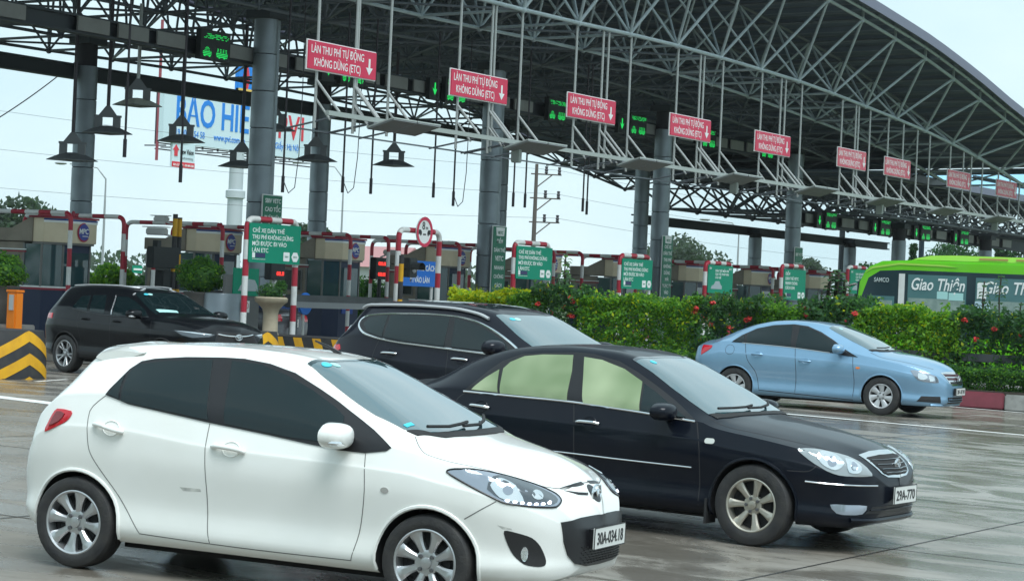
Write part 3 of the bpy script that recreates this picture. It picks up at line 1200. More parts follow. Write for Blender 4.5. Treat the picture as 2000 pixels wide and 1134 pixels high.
# pale blue corrugated lean-to beyond the end of the vault
lean = thing('corrugated_roof', 'pale blue corrugated sheet roof beyond the end of the canopy', 'roof', (0, 0, 0))
cr = MB()
for k in range(60):
    x = 112+.45*k
    for y, z in ((30.0, 9.25), (46, 8.95)):
        cr.v.append((x, y, z+(.12 if k % 2 else 0)))
    if k:
        o = 2*(k-1)
        cr.f.append((o, o+1, o+3, o+2))
        cr.mi.append(0)
mbs = mat('blue_sheet', (.35, .62, .80), .4)
tl = mbs.node_tree.nodes.new('ShaderNodeBsdfTranslucent')
tl.inputs['Color'].default_value = (.45, .78, .95, 1)
mx = mbs.node_tree.nodes.new('ShaderNodeMixShader')
mx.inputs[0].default_value = .65
mbs.node_tree.links.new(mbs.node_tree.nodes['Principled BSDF'].outputs[0], mx.inputs[1])
mbs.node_tree.links.new(tl.outputs[0], mx.inputs[2])
mbs.node_tree.links.new(mx.outputs[0], mbs.node_tree.nodes['Material Output'].inputs['Surface'])
cr.build('sheet', mbs, lean)
for y in (30.1, 38, 45.9):
    MB().box((125.3, y, 9.0-.02*(y-30)), (27, .16, .18)).build('rafter', M_BEAM, lean)
for x in (113, 125, 137):
    for y in (30.6, 45.4):
        MB().tube([(x, y, G0), (x, y, 9.0-.02*(y-30))], .16, 8).build('post', M_BEAM, lean, True)

# ---------------------------------------------------------------- columns
drum = MB().lathe([(.27, 0), (.305, .012), (.305, .935), (.27, .947)], n=28).mesh('cladding_panel', M_CLAD, True, 35)


def column(x, y, top, label, seam_duct=False):
    t = thing('canopy_column', label, 'column', (x, y, G0), 0, 'round columns holding up the toll canopy')
    n = int((top-G0)/.95)
    MB().lathe([(.28, 0), (.28, top-G0)], n=16, cap=True).build('core', M_CORE, t, True)
    for k in range(n):
        put('cladding_panel', drum, t, (0, 0, .95*k))
    MB().box((0, 0, top-G0-.12), (.75, .75, .2)).build('cap_plate', M_BEAM, t)
    if seam_duct:
        MB().box((.30, -.05, (top-G0)/2), (.16, .26, top-G0-.4)).build('service_duct', M_CLAD, t)
    return t


for k, (nm, top) in enumerate((('grey clad column beside the first green gate sign', 9.0), ('grey clad column behind the tall green sign marked 50M', 8.9), ('grey clad column behind the third gate sign in the row', 8.7),
                              ('grey clad column with the small green sign at the edge of the vault', 8.2), ('grey clad column rising behind the front of the bus roof', 5.75), ('grey clad column at the far end of the plaza beyond the bus', 5.75))):
    column(48.1+11.6*k, 35.35, top, nm, k in (0, 1))
for k, (nm, top) in enumerate((('grey clad rear column behind the nearest toll booth', 8.7), ('grey clad rear column behind the hanging floodlights, beside the speed camera booth', 8.7), ('grey clad rear column hidden behind the front column with the 50M sign', 8.4),
                              ('grey clad rear column just left of the tall front column', 8.0), ('grey clad rear column under the low beam between two front columns', 5.45), ('grey clad rear column under the low beam left of the bus', 5.45))):
    column(50.15+11.6*k, 43.0, top, nm)

# ---------------------------------------------------------------- toll lanes
M_CONC = mat('island_concrete', (.24, .235, .22), .8, noise=(1.6, (.14, .135, .125), .8, 7), bump=(25, .3))
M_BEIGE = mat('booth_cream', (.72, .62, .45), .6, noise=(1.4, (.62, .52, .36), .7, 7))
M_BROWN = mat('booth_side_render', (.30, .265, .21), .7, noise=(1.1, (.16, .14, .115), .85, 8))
M_NAVYP = mat('booth_navy_panel', (.010, .022, .065), .45)
M_BLUEP = mat('booth_blue_panel', (.015, .06, .30), .45)
M_STRIPER = mat('trim_red', (.30, .025, .05), .5)
M_WHITEP = mat('white_paint_gloss', (.72, .73, .72), .45, noise=(3, (.58, .57, .54), .6))
M_REDP = mat('red_paint_gloss', (.42, .022, .045), .4, noise=(3, (.33, .02, .04), .6))
M_YEL = mat('hazard_yellow', (.72, .38, .01), .55, noise=(4, (.50, .24, .02), .55, 7))
M_HBLK = mat('hazard_black', (.025, .027, .033), .6, noise=(5, (.06, .055, .045), .5, 7))
M_GSIGN = mat('green_sign', (.002, .25, .15), .55, spec=.25)
M_GSIGND = mat('dark_green_sign', (.004, .17, .095), .45)
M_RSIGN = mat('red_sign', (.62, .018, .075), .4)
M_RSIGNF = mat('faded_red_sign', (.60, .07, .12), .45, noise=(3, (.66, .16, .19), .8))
M_WTXT = mat('sign_white', (.82, .84, .83), .45)
M_BSIGN = mat('blue_sign', (.01, .17, .66), .4)
M_FRAME = mat('window_frame', (.17, .17, .165), .5)
M_BOOTHG = mat('booth_glass', (.030, .075, .085), .04, 0, 0, .8, ior=1.5)
M_LEDG = mat('green_led', (.0, .10, .03), .5, emit=((.02, .85, .14), .4))
M_LEDR = mat('red_led', (.2, .0, .0), .5, emit=((1., .04, .03), .8))
M_LBOX = mat('led_case', (.016, .020, .022), .55)
M_LAMPM = mat('floodlight_metal', (.15, .16, .17), .5, .2)
M_LAMPLIT = mat('floodlight_lit_tone', (.42, .43, .38), .5)  # floodlight metal with the brightness of a lit side put into its colour
M_PANELL = mat('panel_light_face', (.17, .185, .19), .5)
M_PANELT = mat('panel_light_top', (.33, .37, .35), .5)
M_ORP = mat('orange_cabinet', (.85, .22, .01), .4)
M_STONE = mat('cast_stone', (.42, .36, .26), .75, noise=(3, (.30, .25, .18), .7, 7), bump=(18, .25))
M_POT = mat('dark_pot', (.09, .088, .085), .7, noise=(3, (.13, .12, .11), .7))
M_CCTV = mat('camera_white', (.55, .56, .55), .4)
XI = [41.85+5.75*i for i in range(9)]
ORD = ['nearest', 'second', 'third', 'fourth', 'fifth', 'sixth', 'seventh', 'eighth', 'farthest']

# islands
for x, y0 in [(x, 29.4) for x in XI]+[(36.25, 27.4), (30.0, 26.9), (24.2, 26.9)]:
    isl = MB().prism([(x-.95, y0+.9), (x-.6, y0+.15), (x, y0), (x+.6, y0+.15), (x+.95, y0+.9), (x+.95, 46), (x-.95, 46)], G0-.02, G0+.24)
    tag(isl.build('traffic_island', M_CONC, bevel=.03), kind='structure')


def banded(t, pts, r, name='pipe', seg=.42, n=10, first=0):
    """a pipe painted in red and white bands; each band a part"""
    P = [Vector(pts[0])]
    L = [0.]
    for a, b in zip(pts, pts[1:]):
        a, b = Vector(a), Vector(b)
        k = max(1, int((b-a).length/.06))
        for q in range(1, k+1):
            P.append(a.lerp(b, q/k))
            L.append(L[-1]+(b-a).length/k)
    cur, i0, c = seg, 0, first
    for i in range(1, len(P)):
        if L[i] >= cur-1e-6 or i == len(P)-1:
            MB().tube(P[i0:i+1], r, n, True).build('red_band' if c % 2 == 0 else 'white_band', M_REDP if c % 2 == 0 else M_WHITEP, t, True)
            i0 = i
            c += 1
            cur += seg


def gate_frame(name, label, cat, loc, w, h, along='X', r=.062, group=None, seg=.42):
    t = thing(name, label, cat, loc, 0 if along == 'X' else math.pi/2, group)
    p = [(-w/2, 0, 0)] + [tuple(q) for q in arc_pts((-w/2, 0, 0), (-w/2, 0, h), (w/2, 0, h), .22)] + [tuple(q) for q in arc_pts((-w/2, 0, h), (w/2, 0, h), (w/2, 0, 0), .22)] + [(w/2, 0, 0)]
    banded(t, p, r, seg=seg)
    return t


# ---- booths
def booth(i):
    x = XI[i]
    t = thing('toll_booth', f'cream and navy toll booth, {ORD[i]} of the row under the canopy', 'toll booth', (x, 36.0, G0+.24), 0, 'toll booths in a row under the canopy')
    # head box with a chamfered front corner, its flank sloping down to the back
    hd = MB()
    z0, z1 = 2.24, 2.80
    hd.prism([(-.36, 0), (.75, 0), (.75, .72), (-.73, .72), (-.73, .34)], z0, z1)
    hd.build('fascia_box', M_BEIGE, t, bevel=.012)
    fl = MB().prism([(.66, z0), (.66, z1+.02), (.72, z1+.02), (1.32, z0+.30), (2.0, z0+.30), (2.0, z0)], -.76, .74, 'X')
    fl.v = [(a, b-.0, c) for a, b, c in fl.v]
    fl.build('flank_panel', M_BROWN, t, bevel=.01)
    rim = MB().prism([(-.40, -.03), (.79, -.03), (.79, .78), (-.77, .78), (-.77, .32)], z1+.002, z1+.05)
    rim.build('roof_rim', M_STRIPER, t)
    MB().prism([(-.375, -.012), (.762, -.012), (.762, .3), (-.74, .35), (-.745, .33)], z1-.045, z1-.012).build('trim_band', M_BLUEP, t)
    MB().prism([(-.37, -.008), (.757, -.008), (.757, .3), (-.738, .35), (-.74, .332)], z1-.10, z1-.05).build('trim_band', M_WTXT, t)
    MB().prism([(-.34, .03), (.70, .03), (.70, .7), (-.70, .7), (-.70, .36)], z0-.05, z0).build('soffit', M_FRAME, t)
    # body
    MB().prism([(-.30, .10), (.66, .10), (.66, 2.0), (-.68, 2.0), (-.68, .40)], 0, 1.12).build('base_panel', M_NAVYP, t)
    MB().box((.10, .085, .92), (.55, .02, .36)).build('base_stripe', M_BLUEP, t)
    MB().prism([(-.32, .08), (.68, .08), (.68, 2.02), (-.70, 2.02), (-.70, .38)], 1.12, 1.17).build('sill_trim', M_STRIPER, t)
    MB().prism([(-.315, .085), (.675, .085), (.675, 2.01), (-.695, 2.01), (-.695, .385)], 1.172, 1.21).build('sill_trim', M_WTXT, t)
    # glazing and posts
    MB().box((.18, .12, 1.70), (.90, .015, .97)).build('front_window', M_BOOTHG, t)
    MB().box((.18, .118, 2.10), (.90, .02, .17)).build('window_header', M_NAVYP, t)
    a = math.atan2(.30, -.38)
    MB().box((-.49, .26, 1.70), (.46, .015, .97), rz=a).build('corner_window', M_BOOTHG, t)
    for px, py in ((-.30, .115), (.65, .12), (-.68, .42), (-.68, .96), (-.68, 1.94), (.65, 1.0), (.65, 1.94)):
        MB().box((px, py, 1.70), (.05, .05, 1.0)).build('window_post', M_FRAME, t)
    MB().box((-.675, .69, 1.70), (.015, .5, .97)).build('side_window', M_BOOTHG, t)
    MB().box((.655, .55, 1.70), (.015, .9, .97)).build('side_window', M_BOOTHG, t)
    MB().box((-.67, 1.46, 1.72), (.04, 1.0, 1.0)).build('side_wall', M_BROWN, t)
    w_ = MB().box((-.70, 1.40, 1.62), (.03, .62, .62)).build('window', M_FRAME, t)
    MB().box((-.715, 1.40, 1.62), (.012, .54, .54)).build('pane', mat('booth_dark_pane', (.012, .018, .02), .08) if i == 0 else bpy.data.materials['booth_dark_pane'], w_)
    MB().box((-.70, 1.44, 2.0), (.03, 1.1, .03)).build('trim_band', M_STRIPER, t)
    MB().box((-.70, 1.44, 2.05), (.03, 1.1, .025)).build('trim_band', M_WTXT, t)
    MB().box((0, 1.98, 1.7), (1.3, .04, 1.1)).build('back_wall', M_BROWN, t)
    MB().box((.25, .75, 1.35), (.6, .5, .3)).build('desk', M_FRAME, t)
    MB().box((.15, .70, 1.62), (.36, .05, .26)).build('monitor', M_LBOX, t)
    for q in (.12, .34):
        MB().lathe([(.05, 0), (.05, .10), (.03, .15), (.001, .16)], (q, .40, z1+.05), 12).build('warning_lamp', M_STRIPER, t, True)
    # emblem
    if i < 8:
        e = MB().prism(ellipse(.205, .205, 32), -.012, -.002, 'Y').build('emblem_disc', mat('emblem_blue', (.05, .07, .33), .4) if i == 0 else bpy.data.materials['emblem_blue'], t, loc=(.26, 0, (z0+z1)/2-.02))
        cres = MB()
        n = 26
        for k in range(n+1):
            an = R(75+250*k/n)
            th = .032*math.sin(math.pi*k/n)+.004
            for rr_ in (.212-th, .225):
                cres.v.append((rr_*math.cos(an), -.016, rr_*math.sin(an)))
            if k:
                o = 2*(k-1)
                cres.f.append((o, o+1, o+3, o+2))
                cres.mi.append(0)
        cres.build('emblem_ring', M_REDP, e)
        text('MPC', M_WTXT, (0, -.018, -.03), e, size=.17, bold=.02, width=.33, shear=.1)
        MB().box((.06, -.016, -.085), (.2, .004, .018)).build('emblem_bar', M_WTXT, e)
    return t


for i in range(9):
    booth(i)

# ---- pipe frames each side of a booth
for i in range(9):
    x = XI[i]
    for s_, wd_ in ((-1, 'near'), (1, 'far')):
        gate_frame('pipe_arch', f'red and white banded pipe arch on the {wd_} flank of the {ORD[i]} booth', 'pipe arch', (x+s_*.95, 36.9, G0+.24), 3.1, 2.92, 'Y', .055, 'red and white pipe arches guarding the booths')


# ---- gates with green notices
def notice(t, w, h, z, lines, m=M_GSIGN, size=.115, dy=-.085, logos=True, x0=None):
    p = MB().prism(rrect(w, h, .02, 2), -.012, .012, 'Y').build('sign_panel', m, t, loc=(0, dy, z))
    top = h/2-.20
    for k, s_ in enumerate(lines):
        text(s_, M_WTXT, (-w/2+.10 if x0 is None else x0, -.014, top-k*size*1.22), p, size=size*1.12, bold=.008, align='LEFT', width=len(s_)*size*.72)
    if logos:
        MB().box((-w/2+.17, -.014, -h/2+.16), (.10, .004, .11)).build('logo', M_WTXT, p)
        MB().box((-w/2+.42, -.014, -h/2+.16), (.36, .004, .10)).build('logo', mat('logo_navy', (.02, .02, .10), .4) if 'logo_navy' not in bpy.data.materials else bpy.data.materials['logo_navy'], p)
        text('WWW.VETC.COM.VN', M_WTXT, (-w/2+.12, -.016, -h/2+.065), p, size=.03, align='LEFT', width=.48)
        MB().prism(rrect(.23, .20, .02, 2, w/2-.52, -h/2+.16), -.018, -.013, 'Y').build('logo', M_WTXT, p)
        text('SBIV', M_GSIGND, (w/2-.52, -.02, -h/2+.14), p, size=.055, width=.14)
        MB().prism([(w/2-.19+.14*math.cos(a), -h/2+.16+.12*math.sin(a)) for a in [R(60*q) for q in range(6)]], -.018, -.013, 'Y').build('logo', M_WTXT, p)
        text('VETC', M_GSIGND, (w/2-.19, -.02, -h/2+.14), p, size=.06, width=.16)
    return p


ETC4 = ['CHỈ XE DÁN THẺ', 'THU PHÍ KHÔNG DỪNG', 'MỚI ĐƯỢC ĐI VÀO', 'LÀN ETC']
GT = 'gates with notices in front of the booths'
GX = [41.65, 47.75, 53.35, 59.4, 65.1, 70.95, 76.75]
for k, x in enumerate(GX):
    lab = ['red and white gate with the largest green ETC notice, before the nearest booth', 'red and white gate with the round 8 m distance sign', 'red and white gate with green ETC lane notice, right of the 50M column', 'red and white gate with green ETC lane notice, beside the tall narrow column sign',
           'red and white gate with a green poster of a car', 'red and white gate with green notice about the tag point 50 m away', 'red and white gate with green notice just in front of the bus'][k]
    hgt = [2.90, 2.94, 2.86, 2.74, 2.72, 2.82, 2.95][k]
    t = gate_frame('notice_gate', lab, 'gate', (x, 30.2, G0+.24), 1.86, hgt, 'X', .068, GT, .40)
    if k in (0, 2, 3):
        notice(t, 1.92, .86, hgt-.52, ETC4, size=.118, x0=-.86)
    elif k in (4, 6):
        p = notice(t, 1.80, .86, hgt-.50, ['DÁN THẺ MIỄN PHÍ', 'CAO TỐC PHÁP VÂN', 'CẦU GIẼ'], size=.085, logos=False, x0=-.4)
        text('SBIV', M_WTXT, (-.75, -.014, .30), p, size=.09)
        text('VETC', M_WTXT, (.70, -.014, .30), p, size=.09)
        MB().prism([(-.7, -.3), (-.62, -.2), (-.48, -.17), (-.38, -.06), (-.1, -.05), (.02, -.17), (.1, -.2), (.1, -.3)], -.018, -.013, 'Y').build('car_print', mat('print_grey', (.35, .42, .45), .5) if k == 4 else bpy.data.materials['print_grey'], p)
    elif k == 5:
        notice(t, 1.80, 1.0, hgt-.62, ['ĐIỂM', 'DÁN THẺ VETC', 'NHANH CHÓNG', 'CÁCH 50M.'], size=.125, x0=-.80)
    else:
        d = MB().prism(ellipse(.36, .36, 36), -.02, .01, 'Y').build('sign_disc', M_WTXT, t, loc=(.05, -.09, hgt-.02))
        MB().lathe([(.36, -.022), (.37, -.03), (.29, -.03), (.285, -.02)], n=36, axis='Y').build('sign_ring', M_RSIGN, d, True)
        text('8', M_INK, (-.05, -.024, .06), d, size=.27, bold=.01)
        text('m', M_INK, (.10, -.024, .06), d, size=.14, bold=.01)
        for s_ in (-1, 1):
            c_ = MB().prism([(s_*.13, -.06), (s_*.13, .0), (s_*.17, .05), (s_*.27, .05), (s_*.27, -.06)], -.026, -.021, 'Y')
            c_.build('vehicle_symbol', M_INK, d)
            MB().prism(ellipse(.025, .025, 10, s_*.17, -.07), -.026, -.021, 'Y').build('vehicle_symbol', M_INK, d)
        MB().box((0, -.024, -.06), (.12, .006, .035)).build('distance_bar', M_INK, d)
# poster under the first green notice, road signs and posts near it
t = thing('tag_poster', 'small green poster with a blue car print below the first green notice', 'poster', (41.95, 31.2, G0))
MB().box((0, 0, .95), (1.3, .06, 1.9)).build('board', mat('board_grey', (.12, .125, .125), .6), t)
MB().box((.1, -.04, 1.75), (.95, .02, .62)).build('poster', M_GSIGN, t)
MB().prism([(-.2, 1.55), (-.1, 1.68), (.08, 1.72), (.2, 1.82), (.42, 1.80), (.52, 1.68), (.55, 1.55)], -.058, -.052, 'Y').build('car_print', bpy.data.materials['print_grey'], t)
MB().lathe([(.42, 0), (.42, 1.35), (.40, 1.38)], (-.35, .25, .1), 24, cap=True).build('drum_base', M_CLAD, t, True)
MB().box((-.05, -.20, 1.2), (.2, .02, .26)).build('no_smoking_plate', M_WTXT, t)
MB().lathe([(.07, -.212), (.055, -.212)], (-.05, 0, 1.22), 20, 'Y').build('no_smoking_ring', M_REDP, t)
t = thing('lane_notice_board', 'blue lane discipline sign board beyond the 8 m gate', 'sign', (50.55, 32.0, G0+.24))
p = MB().box((0, 0, 1.92), (1.92, .04, .66)).build('sign_panel', M_BSIGN, t)
text('LÁI XE ĐÚNG CÁCH', M_WTXT, (.04, -.023, 2.0), p, size=.2, bold=.02, width=1.66)
text('ĐI VÀO LÀN', M_WTXT, (.12, -.023, 1.69), p, size=.2, bold=.02, width=.95)
for s_ in (-.8, .8):
    MB().tube([(s_, .04, 0), (s_, .04, 2.2)], .04, 8).build('post', M_WHITEP, t, True)

# ---- narrow signs on the columns
VS = [(48.12, 3.78, .80, .95, ['SBIV VETC', 'CAO TỐC', 'PHÁP VÂN', 'CẦU GIẼ'], M_GSIGND, 'green sign on the nearest front column naming the CAO TỐC motorway'),
      (59.70, 2.90, .76, 2.2, ['VETC', 'ĐIỂM', 'DÁN THẺ', 'VETC', 'NHANH', 'CHÓNG', 'CÁCH', '50M'], M_GSIGND, 'tall narrow green column sign ending in 50M'),
      (71.10, 3.05, .72, 2.3, ['VETC', 'CHỈ XE', 'DÁN THẺ', 'THU PHÍ', 'KHÔNG', 'DỪNG', 'MỚI', 'ĐƯỢC ĐI', 'VÀO', 'LÀN ETC'], M_GSIGND, 'tall narrow green column sign ending in LÀN ETC'),
      (82.55, 3.45, .70, 1.6, ['SBIV VETC', 'CAO TỐC', 'PHÁP VÂN', 'CẦU GIẼ'], M_GSIGND, 'small dark green sign high on the column at the edge of the vault')]
for x, zc, w, h, ls, m, lab in VS:
    t = thing('column_sign', lab, 'sign', (x, 34.93, zc), 0, 'narrow green signs on the columns')
    p = MB().box((0, 0, 0), (w, .05, h)).build('sign_panel', m, t)
    MB().box((0, .012, 0), (w+.05, .03, h+.05)).build('sign_border', M_WTXT, t)
    sp_ = h/(len(ls)+.35)
    for k, s_ in enumerate(ls):
        z = h/2-sp_*(k+.85)
        if k == 0 and s_ == 'VETC':
            MB().prism([(-.26, z+.20), (.26, z+.20), (.22, z-.05), (-.22, z-.05)], -.036, -.027, 'Y').build('logo', M_WTXT, p)
            text(s_, M_GSIGND, (0, -.04, z), p, size=.13, bold=.02)
        else:
            big = s_ in ('VETC', '50M')
            text(s_, M_WTXT, (0, -.028, z), p, size=.20 if big else min(.16, sp_*.72), bold=.02, cx=1.0 if big else .95)

# ---- red lane signs hanging from the vault, their rods, the light bar and its panel lights
SX = [41.74, 47.59, 53.36, 59.35, 65.19, 71.71, 75.97, 82.40, 88.04]
WHERE = ['nearest of the row', 'second from the near end', 'third from the near end', 'above the column with the tall sign', 'right of the tall column', 'fading, left of the last column of the vault', 'fading, right of the last column of the vault', 'faded, near the far end', 'farthest, most faded']
for k, x in enumerate(SX):
    f_ = k >= 5
    t = thing('lane_sign', f'red hanging lane sign with white arrow, {WHERE[k]}', 'sign', (x, 28.6, 6.95), 0, 'red lane signs hanging from the canopy')
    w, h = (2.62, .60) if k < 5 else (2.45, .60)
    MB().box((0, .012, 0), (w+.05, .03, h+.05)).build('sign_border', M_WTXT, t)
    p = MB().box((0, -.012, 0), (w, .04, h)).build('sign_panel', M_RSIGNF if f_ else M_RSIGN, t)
    tm = M_WTXT
    text('LÀN THU PHÍ TỰ ĐỘNG', tm, (-.20, -.034, .050), p, size=.245, bold=.006, width=2.02)
    text('KHÔNG DỪNG (ETC)', tm, (-.20, -.034, -.225), p, size=.245, bold=.006, width=1.78)
    MB().prism([(1.0, .14), (1.07, .14), (1.07, -.06), (1.17, -.06), (1.035, -.22), (.90, -.06), (1.0, -.06)], -.038, -.033, 'Y').build('arrow', tm, p)
    for s_ in (-.85, .62):
        z1 = zb(x+s_, 28.6)-6.95
        MB().tube([(s_, .06, -1.55), (s_, .06, z1)], .034, 8).build('hanger_rod', M_ROD, t, True)
GAN = thing('light_gantry', 'pale steel light bar hung on rods and braces along the canopy front', 'light gantry')
MB().box((68.3, 28.0, 5.69), (55.8, .085, .10)).build('light_bar', M_PANELT, GAN)
MB().box((68.8, 29.3, 5.42), (55.2, .035, .035)).build('rear_rail', M_STEELD, GAN)
PLX = [42.98+5.93*k for k in range(9)]
for x in sorted([p_+d for p_ in PLX for d in (-.55, .75)]+[s_+d for s_ in SX for d in (-.85, .62)]):
    if not any(abs(x-s_-d) < .02 for s_ in SX for d in (-.85, .62)):
        MB().tube([(x, 28.66, 5.45), (x, 28.66, zb(x, 28.6))], .033, 8).build('hanger_rod', M_ROD, GAN, True)
    MB().tube([(x, 28.64, 6.42), (x, 28.02, 5.74)], .033, 8).build('brace', M_ROD, GAN, True)
    MB().tube([(x, 28.64, 6.02), (x, 28.25, 5.58)], .028, 8).build('brace', M_ROD, GAN, True)
    MB().tube([(x, 29.4, 5.40), (x, 28.05, 5.66)], .022, 6).build('arm', M_STEELD, GAN, True)
pl = MB().box((0, 0, 0), (.94, .70, .03)).mesh('panel', M_PANELL)
plt = MB().box((0, 0, .03), (.96, .72, .03)).mesh('panel_back', M_PANELT)
brk = MB().box((0, .30, .14), (.7, .14, .16)).mesh('driver_box', M_LAMPM)
for k, x in enumerate(PLX):
    t = thing('panel_light', f'pair of flat grey panel lights on the light bar, {ORD[k]} of the row', 'light', (x, 27.85, 5.64), 0, 'flat panel lights along the light bar')
    for s_ in (-.50, .50):
        for nm, me in (('panel', pl), ('panel_back', plt), ('driver_box', brk)):
            put(nm, me, t, (s_, -.15, -.05), (R(-17), 0, 0))
for k, x in enumerate((48.5, 61.2, 72.9, 85)):
    t = thing('bar_camera', f'small white camera under the light bar, {ORD[k]} of four', 'camera', (x, 28.0, 5.52), 0, 'small cameras under the light bar')
    MB().box((0, 0, -.12), (.18, .22, .40)).build('housing', M_PANELT, t, bevel=.02)
    MB().box((0, 0, .09), (.10, .10, .10)).build('bracket', M_LAMPM, t)


# ---- LED boards on the beams
def led_board(x, z, label, arrow=True, w=1.2, h=.74):
    t = thing('led_board', label, 'LED sign', (x, 35.45, z), 0, 'green LED boards on the canopy beams')
    MB().box((0, 0, 0), (w, .16, h)).build('case', M_LBOX, t)
    rnd = random.Random(int(x*10))
    b = MB()
    for row in range(4):
        q = -w/2+.12
        while q < w/2-.10:
            L_ = rnd.choice((.025, .04, .055))
            if rnd.random() < .68:
                b.box((q+L_/2, -.085, h/2-.10-row*.034), (L_, .01, .014))
            q += L_+.022
    tag(b.build('led_text', M_LEDG, t), kind='stuff')
    b = MB()
    for cx_, prof in ((-.28*w, [(.12, .20), (.20, .17), (.24, .13), (.34, .09), (.34, .05), (.30, .01)]), (.22*w, [(.44, .20), (.44, .165), (.46, .13), (.46, .09), (.46, .05), (.42, .01)])):
        for wd_, zz in prof:
            if zz > .1:
                n_ = 4
                for q in range(n_):
                    b.box((cx_-wd_/2+wd_*(q+.5)/n_, -.085, -h/2+.10+zz), (wd_/n_*.42, .01, .016))
            else:
                b.box((cx_, -.085, -h/2+.10+zz), (wd_, .01, .020))
        for s_ in (-.1, .1):
            b.box((cx_+s_, -.085, -h/2+.085), (.05, .01, .02))
    tag(b.build('led_pictogram', M_LEDG, t), kind='stuff')
    if arrow:
        a = MB().box((-w/2-.55, .02, -.05), (.55, .14, .62)).build('arrow_box', M_LBOX, t)
        MB().prism([(-w/2-.58, .13), (-w/2-.52, .13), (-w/2-.52, -.08), (-w/2-.42, -.02), (-w/2-.55, -.22), (-w/2-.68, -.02), (-w/2-.58, -.08)], -.062, -.055, 'Y').build('led_arrow', M_LEDG, a)
    return t


LW = ['nearest, left of the red signs', 'partly behind the nearest red sign', 'behind the second red sign', 'left of the third red sign', 'left of the tall column', 'right of the fourth red sign', 'under the fifth red sign']
for k, x in enumerate((46.05, 52.2, 57.6, 63.75, 69.4, 75.0, 80.2)):
    led_board(x, 7.86, 'green LED lane board, '+LW[k], k in (1, 2, 4))
for k, (x, s_) in enumerate(((86.8, 'left of the low column'), (92.9, 'on top of the column behind the bus front'), (97.9, 'low beam above the bus'), (103.1, 'farthest, low beam above the bus'))):
    led_board(x, 5.5, 'green LED lane board, '+s_, True)


# ---- floodlights hung from the frame
def floodlight(x, y, z, label, pale=False):  # pale: swaps in the lit-side colours
    t = thing('hanging_floodlight', label, 'floodlight', (x, y, z), R(-58), 'square floodlights hanging under the canopy')
    c45 = [(.62*math.cos(R(90*q)), .62*math.sin(R(90*q))) for q in range(4)]
    MB().prism(c45, 0, .015).build('glass', M_PANELL if pale else M_LAMPM, t)
    b = MB()
    for (a, za), (c, zc) in zip(((.62, .015), (.32, .15)), ((.32, .15), (.20, .19))):
        n0 = len(b.v)
        for r_, z_ in ((a, za), (c, zc)):
            b.v += [(r_*math.cos(R(90*q)), r_*math.sin(R(90*q)), z_) for q in range(4)]
        for q in range(4):
            b.f.append((n0+q, n0+(q+1) % 4, n0+4+(q+1) % 4, n0+4+q))
            b.mi.append(0)
    b.build('reflector', M_LAMPLIT if pale else M_LAMPM, t)
    for s_ in (-.26, .26):
        MB().box((s_*.85, 0, .27), (.17, .18, .26)).build('ballast_box', M_LAMPM, t)
    MB().box((0, 0, .43), (.66, .12, .05)).build('cross_bar', M_LAMPM, t)
    MB().prism([(-.22, .455), (.22, .455), (.05, .68), (-.05, .68)], -.04, .04, 'Y').build('bracket', M_LAMPM, t)
    MB().tube([(0, 0, .68), (0, 0, zb(x, y)-z)], .045, 8).build('hanger_pole', M_ROD if pale else M_RODD, t, True)


for x, y, z, lab, pale in ((42.75, 37, 4.75, 'dark hanging floodlight half behind the nearest rear column', False), (44.0, 37, 5.50, 'dark hanging floodlight just right of the nearest rear column', False), (45.1, 37, 6.28, 'hanging floodlight coloured as if lit, highest of the cluster', True),
                           (46.9, 37, 5.52, 'dark hanging floodlight in front of the billboard lettering', False), (49.5, 37, 5.05, 'dark hanging floodlight low beside the first front column', False), (50.3, 36.6, 6.1, 'dark hanging floodlight across the first front column', False),
                           (52.9, 37, 5.46, 'dark hanging floodlight across the second rear column', False), (56.9, 37, 5.60, 'dark hanging floodlight against open sky right of the rear column', False)):
    floodlight(x, y, z, lab, pale)
# thin sensor rods
for k, (x, z) in enumerate(((39.86, 4.71), (41.87, 4.28), (45.86, 4.29), (48.44, 4.44), (49.73, 4.48), (52.78, 4.56), (53.82, 4.39), (57.09, 4.55), (57.77, 4.56), (61.29, 4.63), (61.55, 4.55))):
    t = thing('sensor_rod', f'thin dark rod dangling under the canopy, {["first","second","third","fourth","fifth","sixth","seventh","eighth","ninth","tenth","eleventh"][k]} from the near end', 'rod', (x, 33, z), 0, 'thin rods dangling under the canopy')
    MB().tube([(0, 0, .1), (.0, 0, zb(x, 33)-z)], .028, 6).build('rod', M_RODD, t, True)
    MB().tube([(0, 0, -.05), (0, 0, .35)], .045, 6).build('tip', M_RODD, t, True)
    if k in (2, 3, 6):
        MB().tube([(.05, 0, .2), (.25, 0, -.05), (.5, 0, .1), (.62, 0, .9), (.66, 0, 2.5), (.62, 0, zb(x, 33)-z)], .012, 5).build('cable', M_RODD, t, True)


